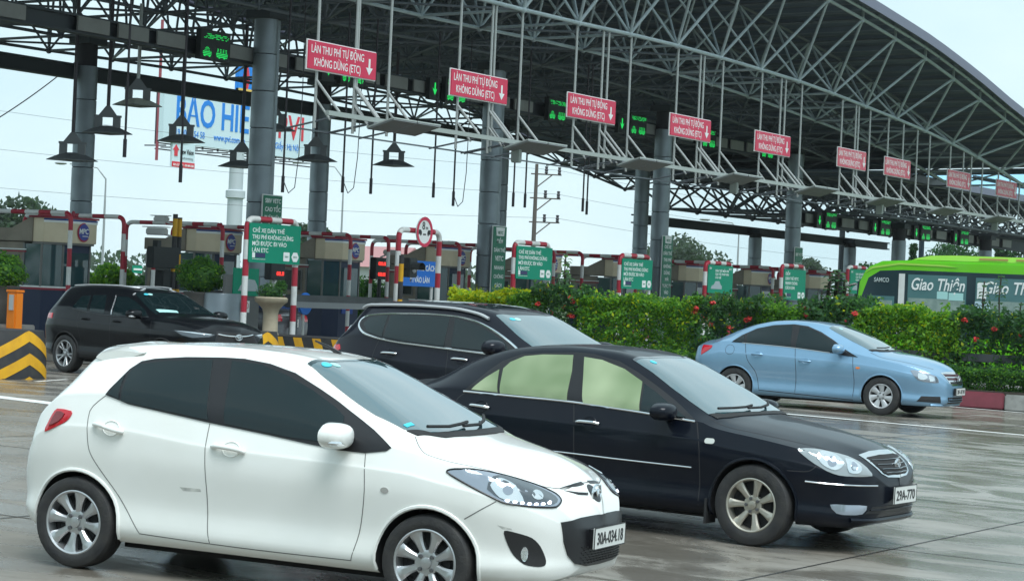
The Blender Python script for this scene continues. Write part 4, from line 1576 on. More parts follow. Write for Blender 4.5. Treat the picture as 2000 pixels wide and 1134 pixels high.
# ---- noses of the islands, planters, cabinets, posts
def chevron_nose(x, y, label, w=1.55, d=1.3, h=.80):
    """crash block with a rounded front painted in chevrons: each band is real relief"""
    t = thing('crash_block', label, 'crash barrier', (x, y, G0), 0, 'black and yellow crash blocks on island noses')
    n = 22

    def P(u, v, off=0.):
        a = (u-.5)*math.pi*.92
        bul = 1-.10*v**2.2
        px = math.sin(a)*w/2*bul*(1+.0)
        py = -math.cos(a)**.8*d*.42*bul if abs(math.cos(a)) > 1e-4 else 0
        nx_, ny_ = math.sin(a), -math.cos(a)
        return (px+nx_*off, py+ny_*off, v*h)
    core = MB()
    for j in range(9):
        for i in range(n+1):
            core.v.append(P(i/n, j/8))
    for j in range(8):
        for i in range(n):
            core.f.append((j*(n+1)+i, j*(n+1)+i+1, (j+1)*(n+1)+i+1, (j+1)*(n+1)+i))
            core.mi.append(0)
    top = [core.v[8*(n+1)+i] for i in range(n+1)]
    o = len(core.v)
    back = [(w*.44, d*1.6), (-w*.44, d*1.6)]
    core.v += [(a, b, h) for a, b in back]+[(a*1.1, b, 0) for a, b in back]
    core.f += [tuple([8*(n+1)+i for i in range(n+1)]+[o, o+1]), (n, o+2, o, 8*(n+1)+n), (0, 8*(n+1), o+1, o+3), (o+2, o+3, o+1, o)]
    core.mi += [0]*4
    core.build('block', M_HBLK, t, True, 40)
    for c0 in (-.18, .30, .78):
        b = MB()
        for i in range(n+1):
            u = i/n
            s_ = 1-abs(u-.5)*2
            lo = c0-.62+.62*s_
            hi = lo+.24
            lo, hi = max(0, min(1, lo)), max(0, min(1, hi))
            for q in range(4):
                b.v.append(P(u, lo+(hi-lo)*q/3, .006))
        for i in range(n):
            for q in range(3):
                a_ = i*4+q
                b.f.append((a_, a_+4, a_+5, a_+1))
                b.mi.append(0)
        b.build('chevron_band', M_YEL, t, True)
    return t


chevron_nose(29.05, 26.4, 'yellow and black chevron crash block nearest the kerbside, standing alone')
chevron_nose(36.75, 27.15, 'yellow and black chevron crash block half hidden by the black crossover')
# crash wall along the first island, diagonal stripes
t = thing('striped_wall', 'low crash wall with diagonal black and yellow stripes behind the estate', 'crash barrier', (41.85, 29.9, G0))
MB().prism([(-.75, -2.3), (.75, -2.3), (.75, 1.6), (-.75, 1.6)], 0, .62).build('block', M_HBLK, t, bevel=.03)
for k in range(8):
    y = -2.2+.5*k
    s_ = MB()
    s_.v = [(-.758, y, .03), (-.758, y+.22, .03), (-.758, y+.42-.0, .60), (-.758, y+.20, .60), (-.752, y, .03), (-.752, y+.22, .03), (-.752, y+.42, .60), (-.752, y+.20, .60)]
    s_.f = [(0, 1, 2, 3), (4, 7, 6, 5), (0, 4, 5, 1), (1, 5, 6, 2), (2, 6, 7, 3), (3, 7, 4, 0)]
    s_.mi = [0]*6
    s_.build('stripe', M_YEL, t)
for k in range(4):
    x = -.6+.38*k
    MB().prism([(x, .03), (x+.17, .03), (x+.32, .60), (x+.15, .60)], -2.308, -2.301, 'Y').build('stripe', M_YEL, t)
t = thing('stone_planter', 'pale cast stone pedestal planter with a small shrub on the striped wall', 'planter', (41.45, 30.0, G0+.62))
MB().lathe([(.001, 0), (.20, 0), (.17, .06), (.165, .45), (.19, .56), (.30, .68), (.36, .72), (.37, .80), (.33, .83), (.29, .80), (.001, .78)], n=28).build('pedestal', M_STONE, t, True, 50)
for x, y, lab in ((34.45, 31.5, 'large dark bowl planter at the picture edge'), (41.5, 32.0, 'large dark bowl planter carrying a round clipped shrub')):
    t = thing('bowl_planter', lab, 'planter', (x, y, G0+.24), 0, 'dark bowl planters on the islands')
    MB().box((0, 0, .24), (1.0, 1.0, .48)).build('plinth', M_CONC, t, bevel=.02)
    MB().lathe([(.001, .48), (.18, .48), (.26, .62), (.33, .90), (.36, 1.18), (.38, 1.20), (.38, 1.24), (.34, 1.24), (.33, 1.15), (.001, 1.13)], n=28).build('bowl', M_POT, t, True, 50)
for x, y, lab in ((34.22, 30.9, 'orange barrier machine behind the lone crash block'), (42.0, 32.9, 'orange barrier machine behind the bowl planter')):
    t = thing('barrier_machine', lab, 'barrier machine', (x, y, G0+.24), 0, 'orange boom barrier machines')
    MB().box((0, 0, .56), (.22, .24, 1.12)).build('cabinet', M_ORP, t, bevel=.02)
    MB().box((-.125, -.02, .92), (.03, .10, .3)).build('lock_plate', M_CAP, t)
    MB().box((0, 0, 1.14), (.25, .27, .05)).build('lid', M_ORP, t, bevel=.01)


def banded_post(x, y, h, label, seg=.42, r=.06):
    t = thing('hazard_post', label, 'post', (x, y, G0+.24), 0, 'yellow and black posts')
    k = 0
    z = 0
    while z < h-.01:
        e_ = min(seg, h-z)
        MB().tube([(0, 0, z), (0, 0, z+e_)], r, 12).build('yellow_band' if k % 2 == 0 else 'black_band', M_YEL if k % 2 == 0 else M_HBLK, t, True)
        z += e_
        k += 1
    return t


t = banded_post(43.65, 34.5, 3.05, 'yellow and black post carrying three white security cameras')
for z, s_, a in ((2.92, 1., .15), (2.62, 1.35, -.1), (1.95, 1.35, .05)):
    c_ = MB().box((-.10, .34*s_, z), (.14*s_, .42*s_, .13*s_)).build('camera', M_CCTV, t, bevel=.03)
    MB().box((-.10, .36*s_, z+.08*s_), (.17*s_, .50*s_, .02)).build('sunshield', M_CCTV, c_)
    MB().tube([(0, 0, z-.12), (-.08, .2, z-.07)], .025, 6).build('bracket', M_CCTV, c_, True)
banded_post(43.95, 34.6, 2.98, 'yellow and black post right behind the camera post')
t = banded_post(45.9, 29.5, 2.3, 'yellow and black traffic light post before the 8 m gate')
tl_ = MB().box((.34, -.02, 2.02), (.36, .22, .46)).build('signal_head', M_LBOX, t, bevel=.02)
hood = MB()
for k in range(9):
    a = R(-10+200*k/8)
    for yy in (-.13, -.36):
        hood.v.append((.36+.15*math.cos(a), yy, 2.0+.15*math.sin(a)))
    if k:
        o = 2*(k-1)
        hood.f.append((o, o+1, o+3, o+2))
        hood.mi.append(0)
hood.build('visor', M_LBOX, tl_)
MB().ball((.36, -.14, 2.0), (.11, .03, .11), 14, 8).build('lens', M_LENS, tl_, True)
MB().tube([(0, 0, 2.0), (.2, 0, 2.0)], .03, 6).build('bracket', M_LBOX, t, True)
# dark toll display and lane signals
t = thing('toll_display', 'dark toll display box on a red and white post by the camera posts', 'display', (42.9, 34.5, G0+.24))
MB().box((.35, 0, 2.0), (1.0, .2, .5)).build('display_box', M_LBOX, t, bevel=.02)
MB().box((.1, 0, 2.32), (.14, .14, .16)).build('beacon', M_LBOX, t)
banded(t, [(0, 0, 0), (0, 0, 1.76)], .05)
MB().box((.62, .2, 1.2), (.5, .4, 1.0)).build('cabinet', M_LBOX, t, bevel=.02)
t = thing('red_led_display', 'black box with two lines of red digits right of the third booth', 'LED sign', (54.9, 36.0, G0+.24))
b = MB().box((0, 0, 2.05), (.75, .2, .62)).build('case', M_LBOX, t, bevel=.02)
for z in (2.2, 1.9):
    text('088.888', M_LEDR, (0, -.105, z-.06), b, size=.14, bold=.02, width=.48)
MB().tube([(0, 0, 0), (0, 0, 1.76)], .06, 8).build('post', M_LBOX, t, True)
for z, s_ in ((2.52, 1.2), (2.95, .9)):
    c_ = MB().box((.05, -.35, z), (.14*s_, .44*s_, .12*s_)).build('camera', M_CCTV, t, bevel=.03)
    MB().tube([(0, 0, z-.15), (.05, -.2, z-.06)], .025, 6).build('bracket', M_CCTV, c_, True)
t = thing('red_led_display', 'black box with two red digit lines behind the first green notice', 'LED sign', (45.0, 32.5, G0+.24))
b = MB().box((0, 0, 1.92), (.6, .2, .66)).build('case', M_LBOX, t, bevel=.02)
for z in (2.05, 1.76):
    text('88.8', M_LEDR, (.08, -.105, z-.06), b, size=.13, bold=.02, width=.3)
MB().tube([(0, 0, 0), (0, 0, 1.6)], .06, 8).build('post', M_WHITEP, t, True)
t = thing('lane_closure_beam', 'dark steel beam closing the lane between the green notice and the 8 m gate', 'barrier', (46.0, 31.0, G0))
MB().box((0, 0, 1.36), (5.0, .22, .30)).build('beam', mat('closure_beam', (.055, .065, .07), .6, noise=(2, (.03, .035, .04), .7)), t, bevel=.02)
MB().box((0, -.12, 1.28), (4.9, .02, .14)).build('reflective_strip', mat('strip_grey', (.16, .18, .19), .5), t)
for s_ in (-2.2, 2.2):
    MB().box((s_, .05, .6), (.14, .14, 1.2)).build('leg', M_BEAM, t)
t = thing('mandatory_sign', 'plain blue round sign behind the lane closure beam', 'sign', (44.75, 31.4, G0))
MB().prism(ellipse(.26, .26, 28, 0, 1.30), -.02, .02, 'Y').build('sign_disc', M_BSIGN, t)
MB().tube([(0, .04, 0), (0, .04, 1.5)], .03, 8).build('post', M_WHITEP, t, True)
t = thing('blue_cabinet', 'low blue cabinet behind the lane closure beam', 'cabinet', (46.2, 33.4, G0))
MB().box((0, 0, .6), (1.7, .8, 1.2)).build('case', mat('cabinet_blue', (.01, .05, .19), .5), t, bevel=.03)

# ---------------------------------------------------------------- beyond the plaza
LEAF = {}


def leafmat(name, col, rough=.55):
    m = mat(name, col, rough, 0, 0, .3, noise=(.9, tuple(c*.62 for c in col), 1.0, 3))
    t = m.node_tree
    b = t.nodes['Principled BSDF']
    tl = t.nodes.new('ShaderNodeBsdfTranslucent')
    tl.inputs['Color'].default_value = (min(1, col[0]*1.7), min(1, col[1]*1.6), col[2]*1.2, 1)
    mx = t.nodes.new('ShaderNodeMixShader')
    mx.inputs[0].default_value = .45
    t.links.new(b.outputs[0], mx.inputs[1])
    t.links.new(tl.outputs[0], mx.inputs[2])
    t.links.new(mx.outputs[0], t.nodes['Material Output'].inputs['Surface'])
    LEAF[name] = m
    return m


L_MID = leafmat('leaf_mid', (.075, .21, .034))
L_BRIGHT = leafmat('leaf_bright', (.17, .36, .028))
L_YEL = leafmat('leaf_yellow', (.42, .48, .015))
L_DARK = leafmat('leaf_dark', (.040, .118, .042))
L_DEEP = leafmat('leaf_deep', (.050, .128, .055))
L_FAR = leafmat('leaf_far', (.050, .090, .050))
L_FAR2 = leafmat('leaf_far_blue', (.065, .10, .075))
L_CON = leafmat('leaf_conifer', (.028, .070, .030))
M_BARK = mat('bark', (.075, .06, .045), .9, bump=(12, .5))
M_PETAL = mat('petal_red', (.52, .035, .03), .6)


def leaves(name, mats, pts, size, parent=None, weights=None, up=None, flat=.5, seed=1, asp=.55, loc=None):
    """pts: (n,3). one folded quad per leaf, random tilt; mats picked at random by weight"""
    rng = np.random.default_rng(seed)
    pts = np.asarray(pts, float)
    n = len(pts)
    d = rng.normal(size=(n, 3))
    d /= np.linalg.norm(d, axis=1)[:, None]
    if up is not None:
        d = d*(1-flat)+np.asarray(up)*flat
        d /= np.linalg.norm(d, axis=1)[:, None]
    a = np.cross(d, rng.normal(size=(n, 3)))
    a /= np.linalg.norm(a, axis=1)[:, None]
    b = np.cross(d, a)
    s = size*(.65+.7*rng.random(n))[:, None]
    V = np.empty((n, 4, 3))
    V[:, 0] = pts-a*s*.5
    V[:, 1] = pts+b*s*.5*asp+d*s*.06
    V[:, 2] = pts+a*s*.5
    V[:, 3] = pts-b*s*.5*asp+d*s*.06
    me = bpy.data.meshes.new(name)
    me.vertices.add(4*n)
    me.loops.add(4*n)
    me.polygons.add(n)
    me.vertices.foreach_set('co', V.reshape(-1))
    me.loops.foreach_set('vertex_index', np.arange(4*n, dtype=np.int32))
    me.polygons.foreach_set('loop_start', np.arange(0, 4*n, 4, dtype=np.int32))
    for m in mats:
        me.materials.append(m)
    w = np.array(weights or [1]*len(mats), float)
    me.polygons.foreach_set('material_index', rng.choice(len(mats), n, p=w/w.sum()).astype(np.int32))
    me.update(calc_edges=True)
    return put(name, me, parent, loc)


def blob_pts(rng, n, c, r, shell=.55):
    d = rng.normal(size=(n, 3))
    d /= np.linalg.norm(d, axis=1)[:, None]
    q = (shell+(1-shell)*rng.random(n)**.7)[:, None]
    return np.asarray(c)+d*q*np.asarray(r)


def tree(x, y, h, w, label, mats, seed, kind='round', n=5000, leaf=.32, z0=None, trunk_r=.16, cat='tree', name='tree', group=None, weights=None):
    z0 = G0 if z0 is None else z0
    t = thing(name, label, cat, (x, y, z0), 0, group)
    rng = np.random.default_rng(seed)
    tr = MB()
    th = h*(.45 if kind == 'round' else .9)
    tr.tube([(0, 0, 0), (.04*h*rng.normal()*.3, 0, th*.5), (0, .02*h*rng.normal(), th)], trunk_r, 8, True, trunk_r*.45)
    P = []
    if kind == 'round':
        k = 14
        for i in range(k):
            a = 2*math.pi*i*.618*1.0
            rr_ = w*.5*(.25+.75*rng.random())*.72
            c = Vector((rr_*math.cos(a), rr_*math.sin(a), h*(.42+.44*rng.random())))
            if i == 0:
                c = Vector((0, 0, h*.86))
            tr.tube([(0, 0, th*(.55+.4*rng.random())), tuple(c*.6+Vector((0, 0, h*.18))), tuple(c)], trunk_r*.4, 6, True, trunk_r*.12)
            s_ = w*(.16+.12*rng.random())
            P.append(blob_pts(rng, n//k, c, (s_, s_, s_*.72), .45))
    else:
        k = 16
        for i in range(k):
            z = h*(.16+.82*i/k)
            R_ = w*.5*(1-.86*(i/k))*(.7+.5*rng.random())
            for q in range(4):
                a = 2*math.pi*rng.random()
                c = (R_*.6*math.cos(a), R_*.6*math.sin(a), z)
                tr.tube([(0, 0, z-.1), c], .03, 5, True, .01)
                P.append(blob_pts(rng, n//(k*4), c, (R_*.55, R_*.55, h*.045), .2))
    tr.build('trunk', M_BARK, t, True)
    leaves('crown', mats, np.concatenate(P), leaf, t, weights, (0, 0, 1), .25, seed)
    return t


for x, y, h, w, s_, lab, m in ((133, 120, 7.4, 9.5, 1, 'broad pale green tree beyond the nearest booth', (L_FAR, L_FAR2)), (170, 120, 7.6, 4.8, 2, 'slim grey green tree between two columns, left of the blue notice', (L_FAR, L_FAR2)),
                               (248, 120, 9.4, 12.5, 3, 'hazy rounded tree right of the tall column', (L_FAR2, L_FAR)), (288, 120, 8.6, 7.0, 4, 'hazy tree left of the bus behind the gate', (L_FAR2, L_FAR)),
                               (59.9, 50, 2.45, 2.6, 5, 'bushy green tree behind the lamp post between booths', (L_MID, L_BRIGHT)), (61.9, 50, 1.95, 2.8, 6, 'low dark bush left of the security cameras', (L_MID, L_DARK)),
                               (73.5, 49, 2.2, 3.2, 7, 'dark green bush behind the red digits display', (L_MID, L_DARK)), (92.0, 52, 2.3, 2.4, 8, 'small dark tree beside the 50M column', (L_DARK, L_MID))):
    tree(x, y, h, w, lab, list(m), s_, n=4200 if y > 100 else 6000, leaf=.55 if y > 100 else .16, z0=G0-.3, group='trees beyond the plaza', trunk_r=.2 if y > 100 else .07)
for k, (x, h, w, kind) in enumerate(((156.3, 5.2, 3.6, 'round'), (160.5, 5.6, 2.2, 'cone'), (163.5, 6.9, 2.4, 'cone'), (166.5, 6.0, 2.0, 'cone'), (171.5, 7.3, 6.4, 'round'), (177, 6.4, 3.0, 'cone'), (180.0, 6.0, 2.4, 'cone'), (184.5, 8.2, 5.4, 'cone'), (189.5, 9.0, 6.0, 'round'), (195, 8.5, 6.0, 'cone'), (201, 8.8, 6.0, 'round'))):
    tree(x, 60, h, w, f'{"tall" if h > 7 else "short"} {"pointed" if kind == "cone" else "spreading"} dark tree above the bus, {["leftmost", "second", "third", "fourth", "fifth", "sixth", "seventh", "eighth", "ninth", "tenth", "rightmost"][k]} of the row', 'CON' and [L_CON, L_DARK], 20+k, kind, 4200, .30, group='trees above the bus', trunk_r=.14)
# far wood along the skyline
rng = np.random.default_rng(5)
P = []
for k in range(150):
    a = ALPHA+R(26)-R(54)*k/150
    d_ = 330+90*rng.random()
    c = (d_*math.cos(a), d_*math.sin(a), 2.2)
    P.append(blob_pts(rng, 130, c, (5.5, 5.5, 2.6+3.2*rng.random()), .3))
o = leaves('far_wood', [L_FAR2, L_FAR], np.concatenate(P), 1.3, seed=9)
tag(o, 'hazy far wood along the skyline', 'wood', kind='stuff')


# unseen wood added behind the camera to darken what the car flanks mirror
P = []
rng = np.random.default_rng(15)
for k in range(46):
    c = (-13-7*rng.random(), -70+3.4*k, 4.2)
    P.append(blob_pts(rng, 260, c, (3.2, 3.2, 3.0+2.2*rng.random()), .2))
    P.append(blob_pts(rng, 90, (c[0], c[1], 1.3), (2.5, 2.5, 1.5), .1))
tag(leaves('unseen_reflection_wood', [L_DARK, L_MID], np.concatenate(P), .75, seed=19), 'unseen dark wood added behind the camera for the car reflections', 'wood', kind='stuff')


def wire(a, b, sag, name, label, r=.02, cat='cable', group=None):
    a, b = Vector(a), Vector(b)
    pts = [a.lerp(b, i/24)-Vector((0, 0, sag*4*(i/24)*(1-i/24))) for i in range(25)]
    return tag(MB().tube(pts, r, 5).build(name, M_RODD, None, True), label, cat, group)


# street lamps
def street_lamp(x, y, h, label, arm=(-1.4, 0)):
    t = thing('street_lamp', label, 'street lamp', (x, y, G0-.3), 0, 'street lamps beyond the plaza')
    m = bpy.data.materials.get('lamp_post') or mat('lamp_post', (.34, .36, .37), .5, .3)
    MB().tube([(0, 0, 0), (0, 0, h*.75)], .10, 8, True, .07).build('post', m, t, True)
    pts = [(0, 0, h*.75), (0, 0, h*.9), (arm[0]*.25, arm[1]*.25, h*.98), (arm[0], arm[1], h)]
    MB().tube(smooth_poly([Vector(p) for p in pts], 4, False) if False else pts, .06, 8, True, .045).build('arm', m, t, True)
    MB().ball((arm[0]*1.25, arm[1]*1.25, h), (.42, .42, .10), 10, 6).build('lamp_head', m, t, True)


street_lamp(119.0, 100, 9.3, 'curved street lamp right of the nearest booth', (-1.1, 2.2))
street_lamp(146.9, 100, 11.3, 'curved street lamp behind the hanging floodlights', (-1.3, 2.6))
street_lamp(154.2, 70, 8.0, 'grey lamp post under the low beam', (-.9, 1.8))
# utility pole with three cross arms
t = thing('utility_pole', 'brown utility pole with three insulator arms against the sky', 'utility pole', (159.2, 90, G0))
m = mat('weathered_pole', (.10, .085, .075), .85)
MB().tube([(0, 0, 0), (0, 0, 12.0)], .24, 8, True, .13).build('pole', m, t, True)
for z in (11.2, 9.3, 7.4):
    a = MB().tube([(-.4, .25, z), (1.9, -1.2, z+.05)], .06, 6).build('cross_arm', m, t, True)
    MB().tube([(1.2, -.75, z), (.1, -.05, z-1.0)], .05, 6).build('brace', m, a, True)
    for q in (.75, 1.75):
        MB().lathe([(.06, 0), (.16, .12), (.10, .2), (.16, .32), (.10, .42), (.14, .6), (.001, .62)], (q, -.63*q, z+.05), 8).build('insulator', M_RODD, a, True)
for k, z in enumerate((11.9, 10.0, 8.1)):
    wire((159.2-95, 90+58, z+8.5-2*k), (160.8, 89, z), 2.2, 'power_line', f'power line left of the utility pole, {["top", "middle", "bottom"][k]} one', .012, 'power line', 'power lines')
    wire((160.8, 89, z), (320, 60, z+4), 3.5, 'power_line', f'power line right of the utility pole, {["top", "middle", "bottom"][k]} one', .012, 'power line', 'power lines')
wire((52.9, 50, 6.1), (59.5, 50, 10.2), .25, 'sagging_cable', 'dark cable sagging across the sky left of the nearest rear column', .02)
# pylon far off
t = thing('lattice_pylon', 'faint lattice pylon on the skyline between booths', 'pylon', (395, 290, 0))
m = mat('pylon_grey', (.30, .33, .35), .7)
b = MB()
for sx in (-1, 1):
    for sy in (-1, 1):
        b.tube([(sx*1.6, sy*1.6, 0), (sx*.3, sy*.3, 14)], .18, 4)
for z in (4, 8, 11):
    b.box((0, 0, z), (3, 3, .2))
b.build('tower', m, t)

# ---- billboard
BB = thing('roadside_billboard', 'white insurance billboard with blue and red lettering on a tall round pole', 'billboard', (159.9, 120, 0))
M_BBW = mat('billboard_white', (.62, .76, .80), .5)
M_BBB = mat('billboard_blue', (.005, .22, .72), .5)
M_BBR = mat('billboard_red', (.66, .03, .05), .5)
rzb = R(2)
face = MB().box((0, 0, 15.35), (22.0, .5, 4.5)).build('face', M_BBW, BB)
face.rotation_euler = (0, 0, rzb)
text('BẢO HIỂM', M_BBB, (-3.0, -.27, 14.75), face, size=3.2, bold=.02, width=12.6, ext=.01)
text('PVI', M_BBR, (7.8, -.27, 14.75), face, size=3.0, bold=.012, width=4.0, ext=.01, space=1.1)
text('19 00 54 54 58', M_BBB, (-7.3, -.27, 13.75), face, size=.8, width=4.0, ext=.01)
text('www.pvi.com.vn', M_BBB, (-1.6, -.27, 13.75), face, size=.8, bold=.01, width=4.6, ext=.01)
text('Cầu Giấy - Hà Nội', M_BBB, (6.6, -.27, 13.75), face, size=.8, width=5.2, ext=.01)
crest = MB().box((.55, 0, 19.4), (2.1, .4, 3.8)).build('crest_panel', M_BBB, BB)
MB().prism([(.55, 20.9), (.15, 20.0), (-.0, 19.2), (.30, 18.5), (.8, 18.5), (1.05, 19.3), (.85, 20.1)], -.24, -.21, 'Y').build('flame', M_BBR, crest)
pb = MB().box((.55, -.12, 17.95), (2.1, .4, 1.1)).build('name_panel', mat('name_yellow', (.75, .50, .10), .5), crest)
text('PVI', M_BBR, (.55, -.33, 17.62), pb, size=.9, bold=.04, width=1.7, ext=.01)
m = mat('billboard_pole', (.50, .55, .57), .5, .2)
MB().lathe([(.66, 0), (.66, 9.2), (.62, 9.2), (.60, 13.2)], n=20).build('pole', m, BB, True)
MB().lathe([(.66, 9.0), (.84, 9.1), (.84, 9.7), (.64, 9.8)], n=20).build('flange', m, BB, True)
fr_ = MB()
for z in (13.0, 12.5):
    fr_.box((0, .1, z), (22, .12, .10))
for x in np.arange(-10.5, 11, 2.1):
    fr_.box((x, .5, 12.8), (.10, 2.2, .10))
    fr_.box((x, .5, 15.2), (.12, .12, 4.6))
fr_.build('catwalk', M_RODD, BB)
MB().box((-10.95, -.05, 17.3), (.14, .2, 11.5)).build('edge_mast', mat('mast_red', (.33, .07, .09), .6), BB)
t = thing('small_billboard', 'small white advertising board with a red arrow hung below the billboard', 'billboard', (151.9, 119.6, 12.15))
f2 = MB().box((0, 0, 0), (3.0, .2, 2.0)).build('face', M_BBW, t)
MB().box((0, -.11, -.78), (3.0, .04, .45)).build('red_band', M_BBR, f2)
text('New Vision', M_INK, (.42, -.13, .12), f2, size=.6, width=1.75, ext=.01)
text('advertising', mat('grey_ink', (.3, .33, .35), .5), (.55, -.13, -.28), f2, size=.26, width=1.4, ext=.01)
text('024. 6251 1881 - 098 888 8288', M_WTXT, (0, -.14, -.90), f2, size=.26, width=2.7, ext=.01)
MB().prism([(-1.05, .85), (-.62, .40), (-.82, .40), (-.82, -.1), (-1.25, -.1), (-1.25, .40), (-1.45, .40)], -.14, -.11, 'Y').build('arrow', M_BBR, f2)
for s_ in (-1.2, 1.2):
    MB().box((s_, .2, 1.1), (.1, .1, .6)).build('hanger', M_RODD, t)
# white house and the small green road sign
t = thing('white_house', 'small white house with a pink roof beyond the toll lanes', 'house', (137.2, 90, G0-.3))
M_HW = mat('house_wall', (.55, .56, .55), .7)
MB().box((0, 0, 1.7), (5.0, 5.0, 3.4)).build('wall', M_HW, t)
MB().prism([(-2.9, 3.4), (2.9, 3.4), (0, 4.9)], -2.9, 2.9, 'Y').build('roof', mat('pink_roof', (.40, .20, .20), .7), t)
for s_ in (-1.3, 1.3):
    w_ = MB().box((s_, -2.52, 1.9), (1.0, .08, 1.2)).build('window', M_FRAME, t)
    MB().box((s_, -2.57, 1.9), (.85, .03, 1.05)).build('pane', M_GLASSD, w_)
t = thing('road_sign', 'small green and white road sign far off between the first two booths', 'sign', (120.2, 98, G0-.3))
MB().box((0, 0, 2.5), (1.0, .06, .5)).build('sign_panel', M_GSIGN, t)
MB().box((0, -.04, 2.5), (.85, .03, .12)).build('sign_bar', M_WTXT, t)
for s_ in (-.3, .3):
    MB().tube([(s_, .06, 0), (s_, .06, 2.6)], .04, 6).build('post', M_FRAME, t, True)
t = thing('leaning_post', 'grey timber post leaning behind the lanes left of the cameras', 'post', (64.6, 50, G0-.3))
MB().tube([(0, 0, 0), (.12, 0, 2.75)], .085, 8).build('pole', mat('old_timber', (.16, .155, .15), .85), t, True)
# car seen from behind in the next lane

# ---------------------------------------------------------------- kerb, hedges
M_KERBR = mat('kerb_red', (.24, .055, .075), .7, noise=(3, (.17, .045, .055), .7, 7))
M_KERBW = mat('kerb_white', (.36, .36, .34), .75, noise=(2.5, (.13, .125, .115), .85, 8))
MED = thing('median_kerb', 'raised median kerb painted in red and white blocks along the hedge', 'kerb', (42.3, 0, 0))
k = 0
y = 27.6
while y > 3:
    L_ = .98
    z = gz(42, y)
    b = MB().box((.11, y-L_/2, z+.145), (.22, L_, .31)).build('kerb_block', M_KERBR if k % 3 == 1 else M_KERBW, MED, bevel=.025)
    y -= 1.0
    k += 1
soil = MB().box((43.4, 15.2, .16+.277-.05), (2.0, 25.6, .42))
tag(soil.build('planting_bed', mat('soil', (.06, .05, .04), .95)), kind='structure')
# guard rail behind the low hedge
t = thing('guard_rail', 'dark guard rail running through the hedge', 'guard rail', (43.0, 11.0, .277))
M_RAIL = mat('rail_dark', (.055, .062, .065), .6)
MB().box((0, 0, .92), (.08, 16, .16)).build('rail', M_RAIL, t, bevel=.01)
MB().box((.02, 0, .70), (.06, 16, .07)).build('rail', M_RAIL, t)
for yy in np.arange(-7.5, 8, 2.3):
    MB().box((.08, yy, .5), (.10, .12, .9)).build('post', M_RAIL, t)


def hedge_pts(rng, n, y0, y1, x0, x1, z0, z1, lump=.10):
    """points in a clipped hedge box, most of them near its skin, the skin itself lumpy"""
    m = int(n*.72)
    u = rng.random((n, 3))
    face = rng.choice(3, n, p=[.50, .36, .14])
    q = u.copy()
    dep = rng.random(n)**1.8*.32
    q[:, 0] = np.where(face == 0, dep, u[:, 0])
    q[:, 2] = np.where(face == 1, 1-dep*.8, u[:, 2])
    P = np.stack([x0+(x1-x0)*q[:, 0], y0+(y1-y0)*q[:, 1], z0+(z1-z0)*q[:, 2]], 1)
    ph = rng.random(6)*6
    f = np.sin(P[:, 1]*2.3+ph[0])*np.sin(P[:, 2]*3.1+ph[1])+.7*np.sin(P[:, 1]*5.1+ph[2]+P[:, 2]*2)+.5*np.sin(P[:, 1]*9.7+ph[3])*np.sin(P[:, 2]*8+ph[4])
    P[:, 0] -= lump*f*np.where(face == 0, 1, .5)
    P[:, 2] += lump*.8*np.sin(P[:, 1]*3.7+ph[5])*(P[:, 2]-z0)/(z1-z0)+lump*.5*np.sin(P[:, 1]*8.3+P[:, 0]*5)*(P[:, 2]-z0)/(z1-z0)
    return P


def shrub(y0, y1, z1, label, mats, w, seed, size=.075, name='hedge_shrub', x0=42.95, x1=44.2, z0=.72, n=None, asp=.55, lump=.09, cat='shrub', group='shrubs of the median hedge'):
    t = thing(name, label, cat, (0, 0, 0), 0, group)
    rng = np.random.default_rng(seed)
    n = n or int((y1-y0)*3600)
    P = hedge_pts(rng, n, y0, y1, x0, x1, z0, z1, lump)
    tuf = [P]
    for k in range(int((y1-y0)*15)):               # shoots that break the clipped outline
        c = (x0+.45*rng.random(), y0+(y1-y0)*rng.random(), z1-.06+.10*rng.random()) if rng.random() < .55 else (x0-.05, y0+(y1-y0)*rng.random(), z0+.3+(z1-z0-.3)*rng.random())
        tuf.append(blob_pts(rng, 34, c, (.09+.07*rng.random(), .10+.10*rng.random(), .09+.13*rng.random()), .1))
    leaves('foliage', mats, np.concatenate(tuf), size, t, w, (-.55, 0, .75), .35, seed, asp)
    st = MB()
    for k in range(max(3, int((y1-y0)*3))):
        yy = y0+(y1-y0)*(k+.5)/max(3, int((y1-y0)*3))
        st.tube([(43.6, yy, .55), (43.55+.1*rng.normal(), yy+.1*rng.normal(), z0+.2), (43.5+.2*rng.normal(), yy+.2*rng.normal(), z1-.25)], .025, 5, True, .01)
    st.build('stem', M_BARK, t, True)
    return t, rng


def flowers(t, rng, n, y0, y1, z0, z1, x=42.92):
    for k in range(n):
        c = (x-.05+.1*rng.random(), y0+(y1-y0)*rng.random(), z0+(z1-z0)*rng.random())
        P = blob_pts(rng, 46, c, (.055, .062, .045), .5)
        leaves('flower_head', [M_PETAL], P, .042, t, None, (-.6, 0, .6), .5, int(rng.integers(1e6)), .8)


def sprig(t, rng, y, z0, z1, m, x=43.4, droop=False):
    st = MB()
    st.tube([(x, y, z0), (x+.02, y+.03, (z0+z1)/2), (x, y, z1)], .016, 5)
    st.build('sprig_stem', M_BARK, t, True)
    P = []
    b = MB()
    z = z0+.15
    k = 0
    while z < z1:
        for s_ in (-1, 1):
            a = k*1.2+(0 if s_ > 0 else math.pi)
            L_ = .19
            d = Vector((math.cos(a), math.sin(a), 0))
            q = Vector((-d.y, d.x, 0))*.042
            o = Vector((x, y, z))
            b.add([o, o+d*L_*.5+q+Vector((0, 0, .035)), o+d*L_+Vector((0, 0, -.015)), o+d*L_*.5-q+Vector((0, 0, .035))], [(0, 1, 2, 3)])
        z += .065
        k += 1
    b.build('sprig_leaves', m, t)


